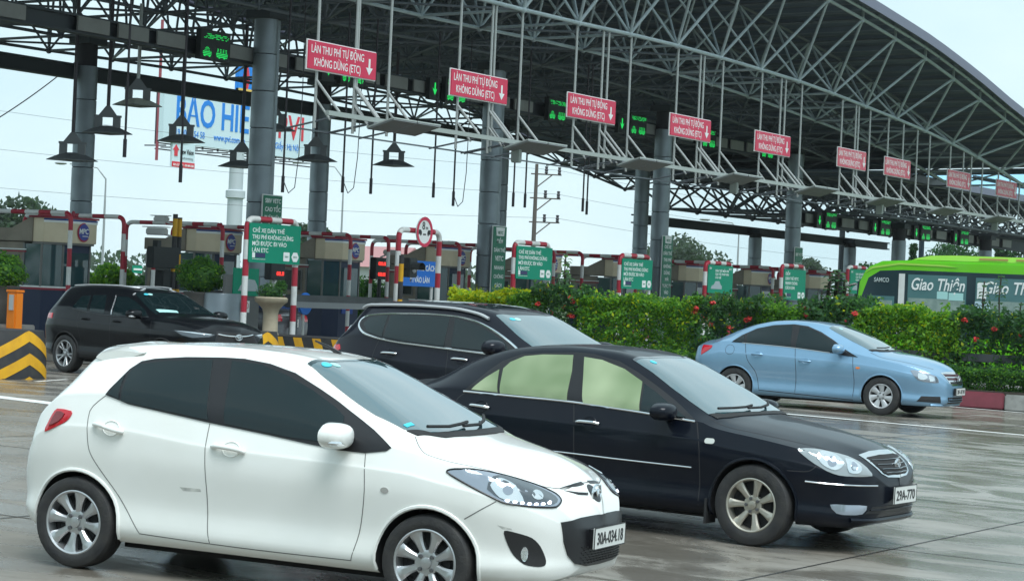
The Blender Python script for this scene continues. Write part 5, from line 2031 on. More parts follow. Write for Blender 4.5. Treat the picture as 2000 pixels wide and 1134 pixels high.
for sh in ((24.75, 26.35, 2.02, 'golden yellow green shrub at the end of the hedge', [L_YEL, L_BRIGHT], (3, 1), 31, 0, .085),
           (24.15, 24.85, 1.98, 'small green shrub between the golden one and the first flowering one', [L_BRIGHT, L_MID], (1, 2), 32, 0, .08),
           (23.0, 24.3, 2.16, 'first red flowering shrub from the golden end, with one tall pale sprig', [L_DEEP, L_DARK, L_MID, L_YEL], (3, 2, 1, .18), 33, 7, .11),
           (20.35, 23.15, 2.04, 'long clipped green shrub behind the black saloon roof', [L_MID, L_BRIGHT, L_YEL], (3, 2.4, .35), 34, 0, .075),
           (18.9, 20.55, 2.10, 'red flowering shrub behind the tail of the blue saloon', [L_DEEP, L_MID, L_DARK, L_YEL], (3, 2, 2, .2), 35, 7, .11),
           (18.0, 19.05, 1.98, 'green shrub behind the blue saloon roof', [L_MID, L_BRIGHT], (2, 1), 36, 1, .08),
           (16.75, 18.15, 2.14, 'dark flowering shrub with a dense tall plume, in front of the bus nose', [L_DEEP, L_DARK, L_MID, L_YEL], (3, 2, 1, .18), 37, 3, .11),
           (14.75, 16.95, 2.05, 'bright green clipped shrub in front of the bus windows', [L_BRIGHT, L_MID, L_YEL], (3, 2, .6), 38, 0, .08),
           (11.0, 14.9, 2.04, 'dark red flowering shrub with two tall sprigs by the bus lettering', [L_DEEP, L_DARK, L_MID, L_YEL], (3, 2, 1, .18), 39, 10, .11)):
    t, rng = shrub(sh[0], sh[1], sh[2], sh[3], sh[4], sh[5], sh[6], sh[8], asp=.42 if sh[8] > .1 else .6, lump=.13 if sh[8] > .1 else .09, n=int((sh[1]-sh[0])*(2300 if sh[8] > .1 else 5200)))
    if sh[7]:
        flowers(t, rng, sh[7], sh[0]+.1, sh[1]-.1, 1.45, sh[2]-.02)
    if sh[6] == 33:
        sprig(t, rng, 23.72, 2.0, 2.95, L_MID)
        for q in range(5):
            sprig(t, rng, 23.5+.1*q, 1.9, 2.3+.1*(q % 3), L_DEEP)
    if sh[6] == 37:
        for q in range(16):
            sprig(t, rng, 17.25+.035*q, 1.9, 2.25+.45*math.sin(math.pi*q/15)+.1*(q % 2), L_DEEP, 43.3+.05*(q % 5))
    if sh[6] == 39:
        sprig(t, rng, 14.45, 1.9, 2.68, L_DARK)
        sprig(t, rng, 14.12, 1.9, 2.80, L_DARK)
        sprig(t, rng, 13.7, 1.9, 2.3, L_DARK)
        sprig(t, rng, 14.5, 1.9, 2.35, L_DARK, 43.6)
shrub(4.2, 11.2, 2.0, 'green shrub row running on past the flowering shrub with two sprigs', [L_MID, L_BRIGHT], (2, 1), 40, .09, n=16000)
for y0, y1, lab, sd in ((18.6, 26.8, 'low clipped hedge behind the black saloon and the estate', 51), (4.0, 18.6, 'low clipped hedge on the kerb beside the blue saloon', 52)):
    shrub(y0, y1, .98, lab, [L_MID, L_DARK, L_BRIGHT], (3, 2, .6 if sd == 52 else 1.5), sd, .055, 'low_hedge', 42.50, 42.98, .5, int((y1-y0)*3000), .6, .03, 'hedge', 'low hedges on the kerb')

# clipped shrubs in the planters
for x, y, z, r_, lab, sd in ((34.45, 31.5, 1.95, .50, 'round clipped shrub in the bowl planter at the picture edge', 61), (41.5, 32.0, 2.06, .56, 'round clipped shrub in the bowl planter by the cameras', 62)):
    t = thing('topiary_shrub', lab, 'shrub', (x, y, G0+.24+1.13), 0, 'round shrubs in the bowl planters')
    rng = np.random.default_rng(sd)
    zc = z-(G0+.24+1.13)+.08
    P = [blob_pts(rng, 3600, (0, 0, zc), (r_, r_, r_*.72), .55)]
    for k in range(26):
        d = rng.normal(size=3)
        d /= np.linalg.norm(d)
        P.append(blob_pts(rng, 60, (d[0]*r_*.9, d[1]*r_*.9, zc+d[2]*r_*.65), .13, .2))
    leaves('foliage', [L_MID, L_BRIGHT, L_DARK], np.concatenate(P), .065, t, (3, 1.3 if sd == 61 else .5, 1), (0, 0, 1), .3, sd, .6)
    MB().tube([(0, 0, -.02), (.02, .01, zc-.2)], .05, 8).build('stem', M_BARK, t, True)
t = thing('planter_shrub', 'small feathery shrub in the cast stone planter', 'shrub', (41.45, 30.0, G0+.62+.79))
rng = np.random.default_rng(63)
leaves('foliage', [L_MID, L_DARK], np.concatenate([blob_pts(rng, 1300, (0, 0, .16), (.36, .36, .2), .2), blob_pts(rng, 300, (.2, -.1, .3), (.15, .15, .12), .2)]), .07, t, None, (0, 0, 1), .3, 63, .35)
MB().tube([(0, 0, -.02), (0, 0, .2)], .03, 6).build('stem', M_BARK, t, True)
# thin grass tufts between the islands

# ---------------------------------------------------------------- white hatchback, nearest
C, B = car_shell(HATCH, 'parked_hatchback', 'white five-door hatchback with silver alloy wheels, nearest of all the cars', POSE['HATCH'], P_WHITE, M_WELL, (0, 2.49), group=None, lip=P_WHITE)
C.name = 'hatchback_car'
patch(B, 'window_surround', M_BLK, 0, [(0.164, 1.119), (0.207, 1.208), (0.240, 1.284), (0.294, 1.337), (0.382, 1.359), (0.592, 1.384), (0.864, 1.400), (1.009, 1.402), (1.197, 1.384), (1.392, 1.340), (1.598, 1.255), (1.737, 1.193), (1.85, 1.137), (2.049, 1.043), (2.210, 0.957), (2.183, 0.935), (2.043, 0.912), (1.883, 0.913), (1.649, 0.934), (1.382, 0.963), (0.944, 1.005), (0.647, 1.039), (0.345, 1.074), (0.251, 1.099)], C, .0075, both=True)
patch(B, 'rear_door_window', M_GLASSD, 0, [(0.294, 1.089), (0.257, 1.254), (0.280, 1.311), (0.489, 1.350), (0.796, 1.377), (0.935, 1.021), (0.645, 1.050), (0.394, 1.075)], C, .0125, both=True)
patch(B, 'front_door_window', M_GLASSD, 0, [(0.932, 1.381), (1.143, 1.372), (1.342, 1.322), (1.546, 1.246), (1.745, 1.153), (1.826, 1.104), (1.900, 0.945), (1.501, 0.962), (1.057, 1.006)], C, .0125, both=True)
patch(B, 'quarter_window', M_GLASSD, 0, [(.19, 1.125), (.235, 1.245), (.272, 1.10)], C, .0125, both=True)
patch(B, 'windscreen', M_GLASSW, 'top', mir([(1.515, 0), (1.50, -.26), (1.436, -.473), (1.579, -.517), (1.792, -.570), (2.0, -.615), (2.204, -.629), (2.234, -.620), (2.335, -.506), (2.375, -.273), (2.395, 0)]), C, .004)
patch(B, 'windscreen_shade_band', mat('glass_shade_band', (.01, .03, .035), .04, 0, 1.), 'top', mir([(1.507, 0), (1.492, -.26), (1.432, -.473), (1.462, -.483), (1.518, -.27), (1.535, 0)]), C, .0062)
patch(B, 'cowl', M_BLKM, 'top', mir([(2.385, 0), (2.368, -.273), (2.335, -.506), (2.225, -.632), (2.30, -.628), (2.405, -.448), (2.455, -.2), (2.465, 0)]), C, .0075)
seam(B, 'bonnet_seam', M_SEAMW, 'top', [(2.29, -0.642), (2.366, -0.725), (2.445, -0.766), (2.629, -0.745), (2.864, -0.650), (2.974, -0.571), (3.08, -0.464), (3.145, -0.28), (3.16, -.12), (3.165, 0), (3.16, .12), (3.145, .28), (3.08, .464), (2.974, .571), (2.864, .650), (2.629, .745), (2.445, .766), (2.366, .725), (2.29, .642)], C, .0055)
lamp = [(1.263, 0.846), (1.303, 0.866), (1.408, 0.870), (1.558, 0.850), (1.693, 0.820), (1.824, 0.783), (1.923, 0.742), (1.947, 0.705), (1.886, 0.676), (1.777, 0.675), (1.668, 0.681), (1.568, 0.691), (1.512, 0.708), (1.431, 0.746), (1.339, 0.795)]
for o in (patch(B, 'headlamp', M_LENS, 45, lamp, C, .004, .02, True, curved=3),):
    pass
trim(B, 'headlamp_rim', M_BLK, 45, lamp, C, .006, .003, True, 3, closed=True)
patch(B, 'headlamp_housing', M_LENSD, 45, [(1.46, .765), (1.50, .835), (1.60, .838), (1.75, .795), (1.88, .745), (1.915, .712), (1.87, .69), (1.70, .692), (1.56, .703)], C, .0075, .02, True, curved=2)
patch(B, 'headlamp_reflector', M_LENSB, 45, [(1.479, 0.788), (1.52, .824), (1.565, .822), (1.62, .79), (1.665, .71), (1.60, .702), (1.525, .722)], C, .0105, .02, True, curved=3)
patch(B, 'headlamp_bulb', M_LENS, 45, ellipse(.030, .027, 14, 1.575, .765), C, .014, .02, True)
patch(B, 'headlamp_reflector', M_LENSB, 45, ellipse(.040, .024, 14, 1.76, .742), C, .0105, .02, True)
for u, v in [(1.568, .706), (1.612, .700), (1.656, .697), (1.70, .693), (1.744, .692), (1.788, .694), (1.832, .699)]:
    patch(B, 'led', M_LED, 45, ellipse(.014, .008, 8, u, v), C, .013, .02, True)
seam(B, 'bumper_seam', M_SEAMW, 45, [(1.507, 0.700), (1.423, 0.642), (1.350, 0.580)], C, .0055, both=True)
seam(B, 'door_seam', M_SEAMW, 0, [(2.048, 0.910), (2.071, 0.689), (2.041, 0.429), (1.997, 0.262)], C, .0055, both=True)
seam(B, 'door_seam', M_SEAMW, 0, [(0.946, 1.0), (0.947, 0.847), (0.971, 0.586), (0.986, 0.376), (1.009, 0.262)], C, .0055, both=True)
seam(B, 'door_seam', M_SEAMW, 0, [(0.165, 1.115), (0.065, 1.008), (0.087, 0.795), (0.145, 0.692), (0.305, 0.513), (0.410, 0.383), (0.497, 0.273)], C, .0055, both=True)
seam(B, 'sill_seam', M_SEAMW, 0, [(0.497, 0.270), (1.003, 0.258), (1.435, 0.254), (2.0, 0.258)], C, .0055, both=True)
patch(B, 'bonnet_vent', M_BLK, 90, [(-.33, .770), (-.16, .790), (-.05, .796), (-.05, .780), (-.15, .774)], C, .003, .02, True)
patch(B, 'bonnet_vent', M_BLK, 90, [(-.31, .757), (-.18, .742), (-.085, .736), (-.10, .722), (-.19, .728)], C, .003, .02, True)
patch(B, 'lower_grille', M_BLK, 90, [(-.50, .585), (-.30, .600), (0, .606), (.30, .600), (.50, .585), (.475, .47), (.43, .385), (.36, .33), (.22, .308), (0, .302), (-.22, .308), (-.36, .33), (-.43, .385), (-.475, .47)], C, .010, .03)
mb = MB()
for k in range(7):
    z = .33+.016*k
    for y in np.linspace(-.3, .3, 13):
        q, n = B.hit(90, y+(.025 if k % 2 else 0), z)
        mb.box(q+n*.012, (.008, .03, .004))
mb.build('grille_mesh', M_BLKM, C)
patch(B, 'fog_lamp_recess', M_BLKM, 45, [(1.561, 0.529), (1.634, 0.520), (1.729, 0.493), (1.788, 0.443), (1.829, 0.371), (1.827, 0.331), (1.778, 0.321), (1.691, 0.335), (1.625, 0.389), (1.580, 0.467)], C, .003, .02, True, curved=3)
patch(B, 'fog_lamp', M_LENSB, 45, ellipse(.022, .045, 16, 1.69, .395), C, .010, .02, True, dome=.012)
patch(B, 'emblem_recess', M_BLK, 90, ellipse(.066, .050, 20, 0, .728), C, .0035, .02)
e = MB()
q, n = B.hit(90, 0, .728)
e.tube([q+Vector((.012, .070*math.cos(a), .054*math.sin(a))) for a in np.linspace(0, 2*math.pi, 25)], .007, 6)
e.tube([q+Vector((.012, -.058, .012)), q+Vector((.014, -.022, .022)), q+Vector((.014, 0, -.014)), q+Vector((.014, .022, .022)), q+Vector((.012, .058, .012))], .009, 6)
e.build('emblem', M_CHROME, C, True)
plate(C, M_PLATE, M_INK, '30A-034.18', (3.335, .02, .475), math.pi/2, .52, .13)
MB().box((3.315, .02, .475), (.03, .5, .11)).build('plate_holder', M_BLK, C)
patch(B, 'side_marker', mat('clear_marker', (.45, .44, .42), .2, .3, 1.), 0, ellipse(.027, .018, 14, 2.206, .704), C, .004, .02, True, dome=.006)
tl = [(0.224, 1.003), (0.334, 0.998), (0.342, 0.964), (0.312, 0.923), (0.245, 0.885), (0.159, 0.849), (0.169, 0.905), (0.191, 0.962)]
patch(B, 'tail_lamp', M_RED, -30, tl, C, .006, .02, True, dome=.008, curved=2)
patch(B, 'tail_lamp_inner', M_REDD, -30, [(.235, .985), (.30, .975), (.27, .925), (.20, .89)], C, .0175, .02, True, curved=2)
handle(B, P_WHITE, .234, .913, C, .225, -.13, .016, cup=P_WHITE)
handle(B, P_WHITE, 1.115, .854, C, .235, -.06, .016, cup=P_WHITE)
mirror(C, P_WHITE, M_BLK, 1.865, -.905, 1.005, (.095, .115, .080), lamp=M_LENSB)
patch(B, 'door_scuff', M_SCUFF, 0, [(0.775, 0.590), (0.925, 0.592), (0.93, 0.574), (0.80, 0.568)], C, .0006, .02, False, .0003)
patch(B, 'bumper_scuff', M_SCUFF, 45, [(1.52, .56), (1.60, .545), (1.605, .535), (1.55, .538)], C, .0006, .02, False, .0003)
patch(B, 'windscreen_sticker', M_CYAN, 'top', ellipse(.032, .036, 16, 1.535, -.415), C, .008, .03)
patch(B, 'windscreen_sticker', M_PALE, 'top', ellipse(.032, .036, 16, 1.56, -.345), C, .0088, .03)
patch(B, 'windscreen_sticker', M_CYAN, 'top', [(2.185, -.605), (2.215, -.607), (2.235, -.545), (2.205, -.54)], C, .008, .03)
wiper(B, M_BLKM, C, [(2.30, -.52), (2.345, -.30), (2.335, -.10), (2.32, .02)])
wiper(B, M_BLKM, C, [(2.36, -.12), (2.36, .12), (2.31, .30), (2.24, .44)])
q, n = B.hit('top', 1.36, .10)
MB().tube([q, q+Vector((-.10, 0, .045)), q+Vector((-.19, 0, .075))], .016, 6, r1=.006).build('antenna', M_BLK, C, True)
sp = MB()
for k in range(21):
    y = -.56+1.12*k/20
    e_ = 1-(abs(y)/.56)**6*.25
    for (x, z) in ((.24, 1.448), (.05, 1.452), (-.10*e_-.02, 1.425), (-.145*e_-.02, 1.395), (-.08, 1.375), (.1, 1.40)):
        sp.v.append((x+.05*(abs(y)/.56)**2, y, z-.055*(abs(y)/.56)**2.4))
for k in range(20):
    for j in range(6):
        sp.f.append((k*6+j, k*6+(j+1) % 6, (k+1)*6+(j+1) % 6, (k+1)*6+j))
        sp.mi.append(0)
sp.f += [tuple(range(6)), tuple(range(120, 126))]
sp.mi += [0, 0]
sp.build('spoiler', P_WHITE, C, True, 50)
wheels(C, 2.49, .835, .292, .205, .19, 8, dict(w0=.024, w1=.050, waist=.006, y0=.62, y1=.86, nuts=4, spin=(.15, .35)), M_RUB, M_ALLOY, M_INNER, M_NUT)
MB().box((1.25, 0, .17), (2.0, 1.2, .05)).build('underbody', M_WELL, C)

# ---------------------------------------------------------------- dark saloon
C, B = car_shell(SEDAN, 'saloon_car', 'black saloon with green shaded windows beside the white hatchback', POSE['SEDAN'], P_DARK, M_WELL, (0, 2.72), lip=P_DARK)
patch(B, 'window_surround', M_BLK, 0, [(-0.040, 1.016), (0.039, 1.101), (0.113, 1.200), (0.202, 1.286), (0.356, 1.352), (0.564, 1.381), (0.883, 1.407), (1.045, 1.404), (1.301, 1.361), (1.501, 1.284), (1.688, 1.197), (1.916, 1.084), (2.154, 0.955), (2.171, 0.942), (1.619, 0.980), (1.044, 1.009), (0.503, 1.011)], C, .0075, both=True)
patch(B, 'quarter_window', M_GREEN, 0, [(0.034, 1.032), (0.123, 1.136), (0.215, 1.211), (0.299, 1.028)], C, .0125, both=True)
patch(B, 'rear_door_window', M_GREEN, 0, [(0.325, 1.023), (0.250, 1.222), (0.290, 1.280), (0.402, 1.337), (0.576, 1.363), (0.865, 1.379), (0.917, 1.252), (0.979, 1.015), (0.667, 1.021)], C, .0125, both=True)
patch(B, 'front_door_window', M_GREEN, 0, [(1.135, 1.006), (0.974, 1.371), (1.151, 1.358), (1.377, 1.300), (1.575, 1.210), (1.662, 0.985)], C, .0125, both=True)
patch(B, 'front_door_window', M_GLASSD, 0, [(1.68, .985), (1.60, 1.195), (1.72, 1.14), (1.90, 1.045), (2.08, .96)], C, .0125, both=True)
trim(B, 'chrome_belt_strip', M_CHROME, 0, [(-0.045, 1.012), (0.490, 1.010), (1.036, 1.007), (1.618, 0.978), (2.171, 0.942)], C, .009, .004, True)
patch(B, 'windscreen', M_GLASSW, 'top', mir([(1.45, 0), (1.44, -.3), (1.40, -.52), (1.62, -.565), (1.80, -.61), (2.02, -.665), (2.215, -.70), (2.28, -.55), (2.325, -.28), (2.34, 0)]), C, .004)
patch(B, 'windscreen_shade_band', M_LENSD, 'top', mir([(1.447, 0), (1.437, -.3), (1.397, -.52), (1.43, -.53), (1.465, -.3), (1.475, 0)]), C, .006)
patch(B, 'cowl', M_BLKM, 'top', mir([(2.33, 0), (2.315, -.28), (2.275, -.55), (2.22, -.70), (2.29, -.69), (2.34, -.53), (2.385, -.28), (2.40, 0)]), C, .0065)
seam(B, 'bonnet_seam', M_SEAM, 'top', [(2.24, -.735), (2.5, -.755), (2.9, -.70), (3.2, -.60), (3.38, -.49), (3.46, -.37), (3.5, -.36)], C, .007, both=True)
lamp = [(1.601, 0.800), (1.749, 0.804), (1.875, 0.788), (2.015, 0.760), (2.117, 0.715), (2.178, 0.659), (2.199, 0.618), (2.032, 0.612), (1.886, 0.620), (1.795, 0.648), (1.709, 0.696), (1.641, 0.748)]
patch(B, 'headlamp', mat('clear_lamp', (.36, .39, .40), .14, .5, 1.), 45, lamp, C, .005, .02, True, curved=2, dome=.006)
patch(B, 'headlamp_reflector', M_LENSB, 45, [(1.73, .76), (1.80, .785), (1.90, .76), (1.93, .70), (1.86, .655), (1.77, .69)], C, .0155, .02, True, curved=3)
patch(B, 'headlamp_reflector', M_LENSB, 45, [(1.96, .735), (2.04, .725), (2.09, .68), (2.06, .64), (1.97, .645)], C, .0155, .02, True, curved=3)
patch(B, 'headlamp_bulb', M_LENS, 45, ellipse(.036, .036, 14, 1.84, .715), C, .019, .02, True)
patch(B, 'headlamp_bulb', M_LENS, 45, ellipse(.028, .028, 14, 2.02, .685), C, .019, .02, True)
patch(B, 'grille_frame', M_CHROME, 90, [(-.37, .765), (-.2, .79), (0, .795), (.2, .79), (.37, .765), (.35, .70), (.29, .63), (.2, .60), (0, .592), (-.2, .60), (-.29, .63), (-.35, .70)], C, .006, .03)
patch(B, 'grille', M_BLKM, 90, [(-.32, .745), (-.15, .762), (.15, .762), (.32, .745), (.30, .69), (.25, .635), (.18, .615), (-.18, .615), (-.25, .635), (-.30, .69)], C, .011, .03)
for z, w_ in ((.728, .305), (.695, .285), (.662, .26), (.635, .225)):
    trim(B, 'grille_bar', M_LENSD, 90, [(-w_, z-.004), (0, z), (w_, z-.004)], C, .0055, .014)
q, n = B.hit(90, 0, .70)
e = MB()
for a_, b_, dz in ((.055, .038, 0), (.020, .036, 0), (.036, .014, .012)):
    e.tube([q+Vector((.024, a_*math.cos(a), b_*math.sin(a)+dz)) for a in np.linspace(0, 2*math.pi, 21)], .0055, 6)
e.build('emblem', M_CHROME, C, True)
trim(B, 'bumper_strip', M_CHROME, 45, [(1.647, 0.556), (1.823, 0.549), (2.034, 0.544), (2.26, 0.540)], C, .007, .004, True)
patch(B, 'fog_lamp', M_LENS, 45, [(1.843, 0.387), (1.986, 0.389), (2.162, 0.383), (2.119, 0.318), (1.994, 0.310), (1.895, 0.318)], C, .006, .02, True, curved=2, dome=.006)
patch(B, 'lower_intake', M_BLK, 90, [(-.42, .375), (.42, .375), (.50, .32), (-.50, .32)], C, .004, .03)
trim(B, 'intake_bar', P_DARK, 90, [(-.45, .348), (0, .348), (.45, .348)], C, .006, .008)
trim(B, 'front_lip', P_DARK, 90, [(-.62, .27), (-.4, .265), (0, .262), (.4, .265), (.62, .27)], C, .02, .004)
plate(C, M_PLATE, M_INK, '29A-770', (3.655, .03, .46), math.pi/2, .47, .14)
seam(B, 'bumper_seam', M_SEAM, 45, [(1.52, .628), (1.66, .634), (1.72, .68)], C, .006, both=True)
trim(B, 'door_moulding', M_CHROME, 0, [(0.30, .592), (1.095, 0.586), (1.506, 0.580), (2.183, 0.575)], C, .006, .003, True)
seam(B, 'door_seam', M_SEAM, 0, [(1.041, 1.004), (1.085, .80), (1.095, 0.566), (1.083, 0.264)], C, .008, both=True)
seam(B, 'door_seam', M_SEAM, 0, [(2.187, 0.94), (2.248, 0.713), (2.257, 0.279)], C, .008, both=True)
seam(B, 'door_seam', M_SEAM, 0, [(-.03, 1.0), (-.10, .93), (-.06, .8), (.1, .65), (.38, .45), (.42, .3)], C, .008, both=True)
patch(B, 'side_repeater', mat('clear_repeater', (.6, .6, .55), .2, .3, 1.), 0, rrect(.085, .042, .018, 3, 2.328, .80), C, .004, .02, True, dome=.006)
handle(B, M_CHROME, .143, .897, C, .19, -.04, .014, cup=P_DARK)
handle(B, M_CHROME, 1.207, .850, C, .21, 0, .014, cup=P_DARK)
mirror(C, P_DARK, M_BLK, 1.93, -.985, 1.005, (.095, .12, .072))
patch(B, 'tail_lamp', M_RED, -30, [(-.62, .93), (-.48, .93), (-.42, .80), (-.60, .78)], C, .006, .02, True)
patch(B, 'windscreen_sticker', M_CYAN, 'top', ellipse(.03, .034, 14, 1.53, -.40), C, .008, .03)
wiper(B, M_BLKM, C, [(2.23, -.58), (2.27, -.36), (2.28, -.15), (2.26, 0)])
wiper(B, M_BLKM, C, [(2.30, -.15), (2.30, .10), (2.25, .34), (2.17, .50)])
for sgn in (-1, 1):
    MB().box((2.33, sgn*.80, .24), (.02, .18, .20)).build('mud_flap', M_BLKM, C)
wheels(C, 2.72, .885, .325, .215, .205, 7, dict(w0=.022, w1=.042, waist=.002, y0=.55, y1=.84, nuts=5, spin=(.4, 1.35)), M_RUB, M_ALLOYW, M_INNER, M_NUT)
MB().box((1.3, 0, .19), (2.2, 1.3, .05)).build('underbody', M_WELL, C)

# ---------------------------------------------------------------- pale blue saloon by the hedge
C, B = car_shell(COMPACT, 'saloon_car', 'pale blue saloon with silver wheel covers, alongside the hedge', POSE['COMPACT'], P_BLUE, M_WELL, (0, 2.685), lip=P_BLUE)
patch(B, 'window_surround', M_BLK, 0, [(-0.092, 1.086), (0.042, 1.212), (0.282, 1.342), (0.583, 1.415), (0.948, 1.450), (1.205, 1.429), (1.478, 1.339), (1.726, 1.219), (1.988, 1.072), (2.239, 0.957), (2.073, 0.961), (1.734, 1.002), (1.081, 1.050), (0.166, 1.084)], C, .0075, both=True)
patch(B, 'quarter_window', M_GLASSD, 0, [(-0.045, 1.100), (0.089, 1.215), (0.155, 1.092)], C, .0125, both=True)
patch(B, 'rear_door_window', M_GLASSD, 0, [(0.187, 1.094), (0.140, 1.235), (0.318, 1.332), (0.620, 1.403), (0.925, 1.430), (1.017, 1.067)], C, .0125, both=True)
patch(B, 'front_door_window', M_GLASSD, 0, [(1.111, 1.063), (1.070, 1.416), (1.351, 1.358), (1.630, 1.240), (1.922, 1.090), (1.899, 1.010), (1.732, 1.013)], C, .0125, both=True)
trim(B, 'chrome_belt_strip', M_CHROME, 0, [(.10, 1.082), (0.6, 1.068), (1.081, 1.048), (1.734, 1.0)], C, .006, .004, True)
patch(B, 'windscreen', M_GLASSW, 'top', mir([(1.64, 0), (1.63, -.3), (1.58, -.53), (1.85, -.59), (2.1, -.64), (2.36, -.69), (2.46, -.62), (2.56, -.35), (2.585, 0)]), C, .004)
patch(B, 'cowl', M_BLKM, 'top', mir([(2.575, 0), (2.55, -.35), (2.45, -.62), (2.37, -.70), (2.44, -.70), (2.53, -.6), (2.61, -.35), (2.635, 0)]), C, .0065)
seam(B, 'bonnet_seam', M_SEAM, 'top', [(2.42, -.735), (2.7, -.75), (3.0, -.70), (3.3, -.60), (3.46, -.48)], C, .008, both=True)
patch(B, 'tail_lamp', M_RED, -30, [(-0.19, 1.005), (0.006, 1.009), (0.003, 0.964), (-0.052, 0.916), (-0.177, 0.830), (-0.20, 0.909)], C, .006, .02, True, dome=.008)
patch(B, 'headlamp', M_LENS, 45, [(1.662, 0.789), (1.825, 0.782), (2.080, 0.708), (2.12, 0.602), (1.953, 0.601), (1.766, 0.632)], C, .005, .02, True, curved=2, dome=.006)
patch(B, 'headlamp_reflector', M_LENSB, 45, [(1.78, .75), (1.88, .735), (1.92, .68), (1.85, .64), (1.77, .665)], C, .013, .02, True, curved=2)
patch(B, 'headlamp_reflector', M_LENSB, 45, [(1.94, .715), (2.02, .695), (2.04, .64), (1.96, .62)], C, .013, .02, True, curved=2)
patch(B, 'headlamp_edge', M_LENSD, 45, [(2.05, .705), (2.085, .69), (2.115, .61), (2.06, .61)], C, .014, .02, True)
patch(B, 'grille_frame', M_CHROME, 90, [(-.43, .765), (-.2, .785), (.2, .785), (.43, .765), (.41, .68), (.36, .60), (.26, .555), (-.26, .555), (-.36, .60), (-.41, .68)], C, .006, .03)
for z, w_ in ((.725, .39), (.665, .37), (.60, .31)):
    patch(B, 'grille_slot', M_GRILLE if z > .6 else M_BLK, 90, [(-w_, z+.018), (w_, z+.018), (w_*.95, z-.018), (-w_*.95, z-.018)], C, .011, .03)
q, n = B.hit(90, 0, .675)
e = MB()
for s_ in (-1, 1):
    e.tube([q+Vector((.024, s_*.012, -.03)), q+Vector((.024, s_*.05, .01)), q+Vector((.024, s_*.045, .035)), q+Vector((.024, s_*.012, .03))], .009, 6)
e.tube([q+Vector((.026, .062*math.cos(a), .042*math.sin(a))) for a in np.linspace(0, 2*math.pi, 21)], .006, 6)
e.build('emblem', M_CHROME, C, True)
patch(B, 'fog_lamp_recess', M_BLKM, 45, [(1.768, 0.275), (1.84, 0.368), (2.173, 0.371), (2.19, 0.262)], C, .004, .02, True)
patch(B, 'lower_intake', M_BLKM, 90, [(-.40, .36), (.40, .36), (.37, .25), (-.37, .25)], C, .004, .03)
for z in (.285, .325):
    trim(B, 'intake_bar', P_BLUE, 90, [(-.38, z), (0, z), (.38, z)], C, .006, .008)
trim(B, 'front_lip', P_BLUE, 90, [(-.66, .225), (-.35, .222), (0, .22), (.35, .222), (.66, .225)], C, .022, .006)
plate(C, M_PLATE, M_INK, '30F-187.90', (3.80, .0, .455), math.pi/2, .47, .125)
MB().box((3.775, 0, .455), (.03, .5, .12)).build('plate_holder', M_BLK, C)
for pth in ([(1.096, 1.050), (1.144, 0.651), (1.140, 0.272)], [(0.166, 1.080), (0.231, 0.807), (0.400, 0.581), (0.468, 0.30)], [(2.150, 0.955), (2.200, 0.565), (2.185, 0.22)]):
    seam(B, 'door_seam', M_SEAM, 0, pth, C, .009, both=True)
seam(B, 'sill_seam', M_SEAM, 0, [(.467, .285), (1.139, .262), (2.185, .225)], C, .012, both=True)
seam(B, 'fuel_flap', M_SEAM, 0, ellipse(.085, .085, 14, -.112, .955)+[(-.027, .955)], C, .006)
patch(B, 'side_repeater', M_ORANGE, 0, rrect(.075, .035, .015, 3, 2.26, .776), C, .004, .02, True, dome=.005)
handle(B, P_BLUE, .415, .897, C, .20, 0, .016, cup=P_BLUE)
handle(B, P_BLUE, 1.30, .835, C, .21, 0, .016, cup=P_BLUE)
mirror(C, P_BLUE, M_BLK, 1.90, -.97, 1.075, (.10, .125, .085))
patch(B, 'windscreen_sticker', M_PALE, 'top', ellipse(.035, .05, 14, 1.74, -.38), C, .008, .03)
wiper(B, M_BLKM, C, [(2.46, -.56), (2.515, -.3), (2.50, -.05)])
wiper(B, M_BLKM, C, [(2.53, .0), (2.52, .28), (2.44, .5)])
wheels(C, 2.685, .88, .325, .207, .205, 7, dict(w0=.030, w1=.062, y0=.70, y1=.90, twist=.10, nuts=5, spin=(.1, .3)), M_RUB, M_CAP, M_INNER, M_NUT)
MB().box((1.3, 0, .18), (2.2, 1.3, .05)).build('underbody', M_WELL, C)

# ---------------------------------------------------------------- black crossover
C, B = car_shell(CROSSOVER, 'crossover_car', 'black crossover leaving the toll lane behind the white hatchback', POSE['CROSSOVER'], P_BLACK, M_WELL, (0, 2.64), lip=M_BLKM)
patch(B, 'rear_door_window', M_GLASSD, 0, [(0.619, 1.115), (0.485, 1.401), (0.833, 1.417), (1.033, 1.094)], C, .004, both=True)
patch(B, 'front_door_window', M_GLASSD, 0, [(1.25, 1.073), (1.111, 1.405), (1.385, 1.402), (1.614, 1.336), (1.973, 1.179), (2.12, 1.09)], C, .004, both=True)
patch(B, 'quarter_window', M_GLASSD, 0, [(0.131, 1.171), (0.200, 1.372), (0.428, 1.396), (0.54, 1.12)], C, .004, both=True)
trim(B, 'window_trim', M_CHROME, 0, [(1.07, 1.42), (1.21, 1.08)], C, .008, .003, True, 0)
patch(B, 'windscreen', M_GLASSD, 'top', mir([(1.60, 0), (1.585, -.3), (1.50, -.565), (1.8, -.63), (2.10, -.69), (2.24, -.70), (2.33, -.4), (2.36, 0)]), C, .004)
patch(B, 'dashboard_sheet', M_PALE, 'top', [(2.12, -.62), (2.22, -.62), (2.30, -.25), (2.22, -.22)], C, .0055, .05)
patch(B, 'windscreen_sticker', M_CYAN, 'top', ellipse(.035, .05, 12, 1.64, -.44), C, .008, .03)
patch(B, 'windscreen_sticker', M_PALE, 'top', ellipse(.035, .05, 12, 1.65, -.36), C, .0084, .03)
trim(B, 'window_trim', M_LENSD, 0, [(.13, 1.155), (.6, 1.10), (1.25, 1.06), (2.15, 1.08)], C, .007, .004, True)
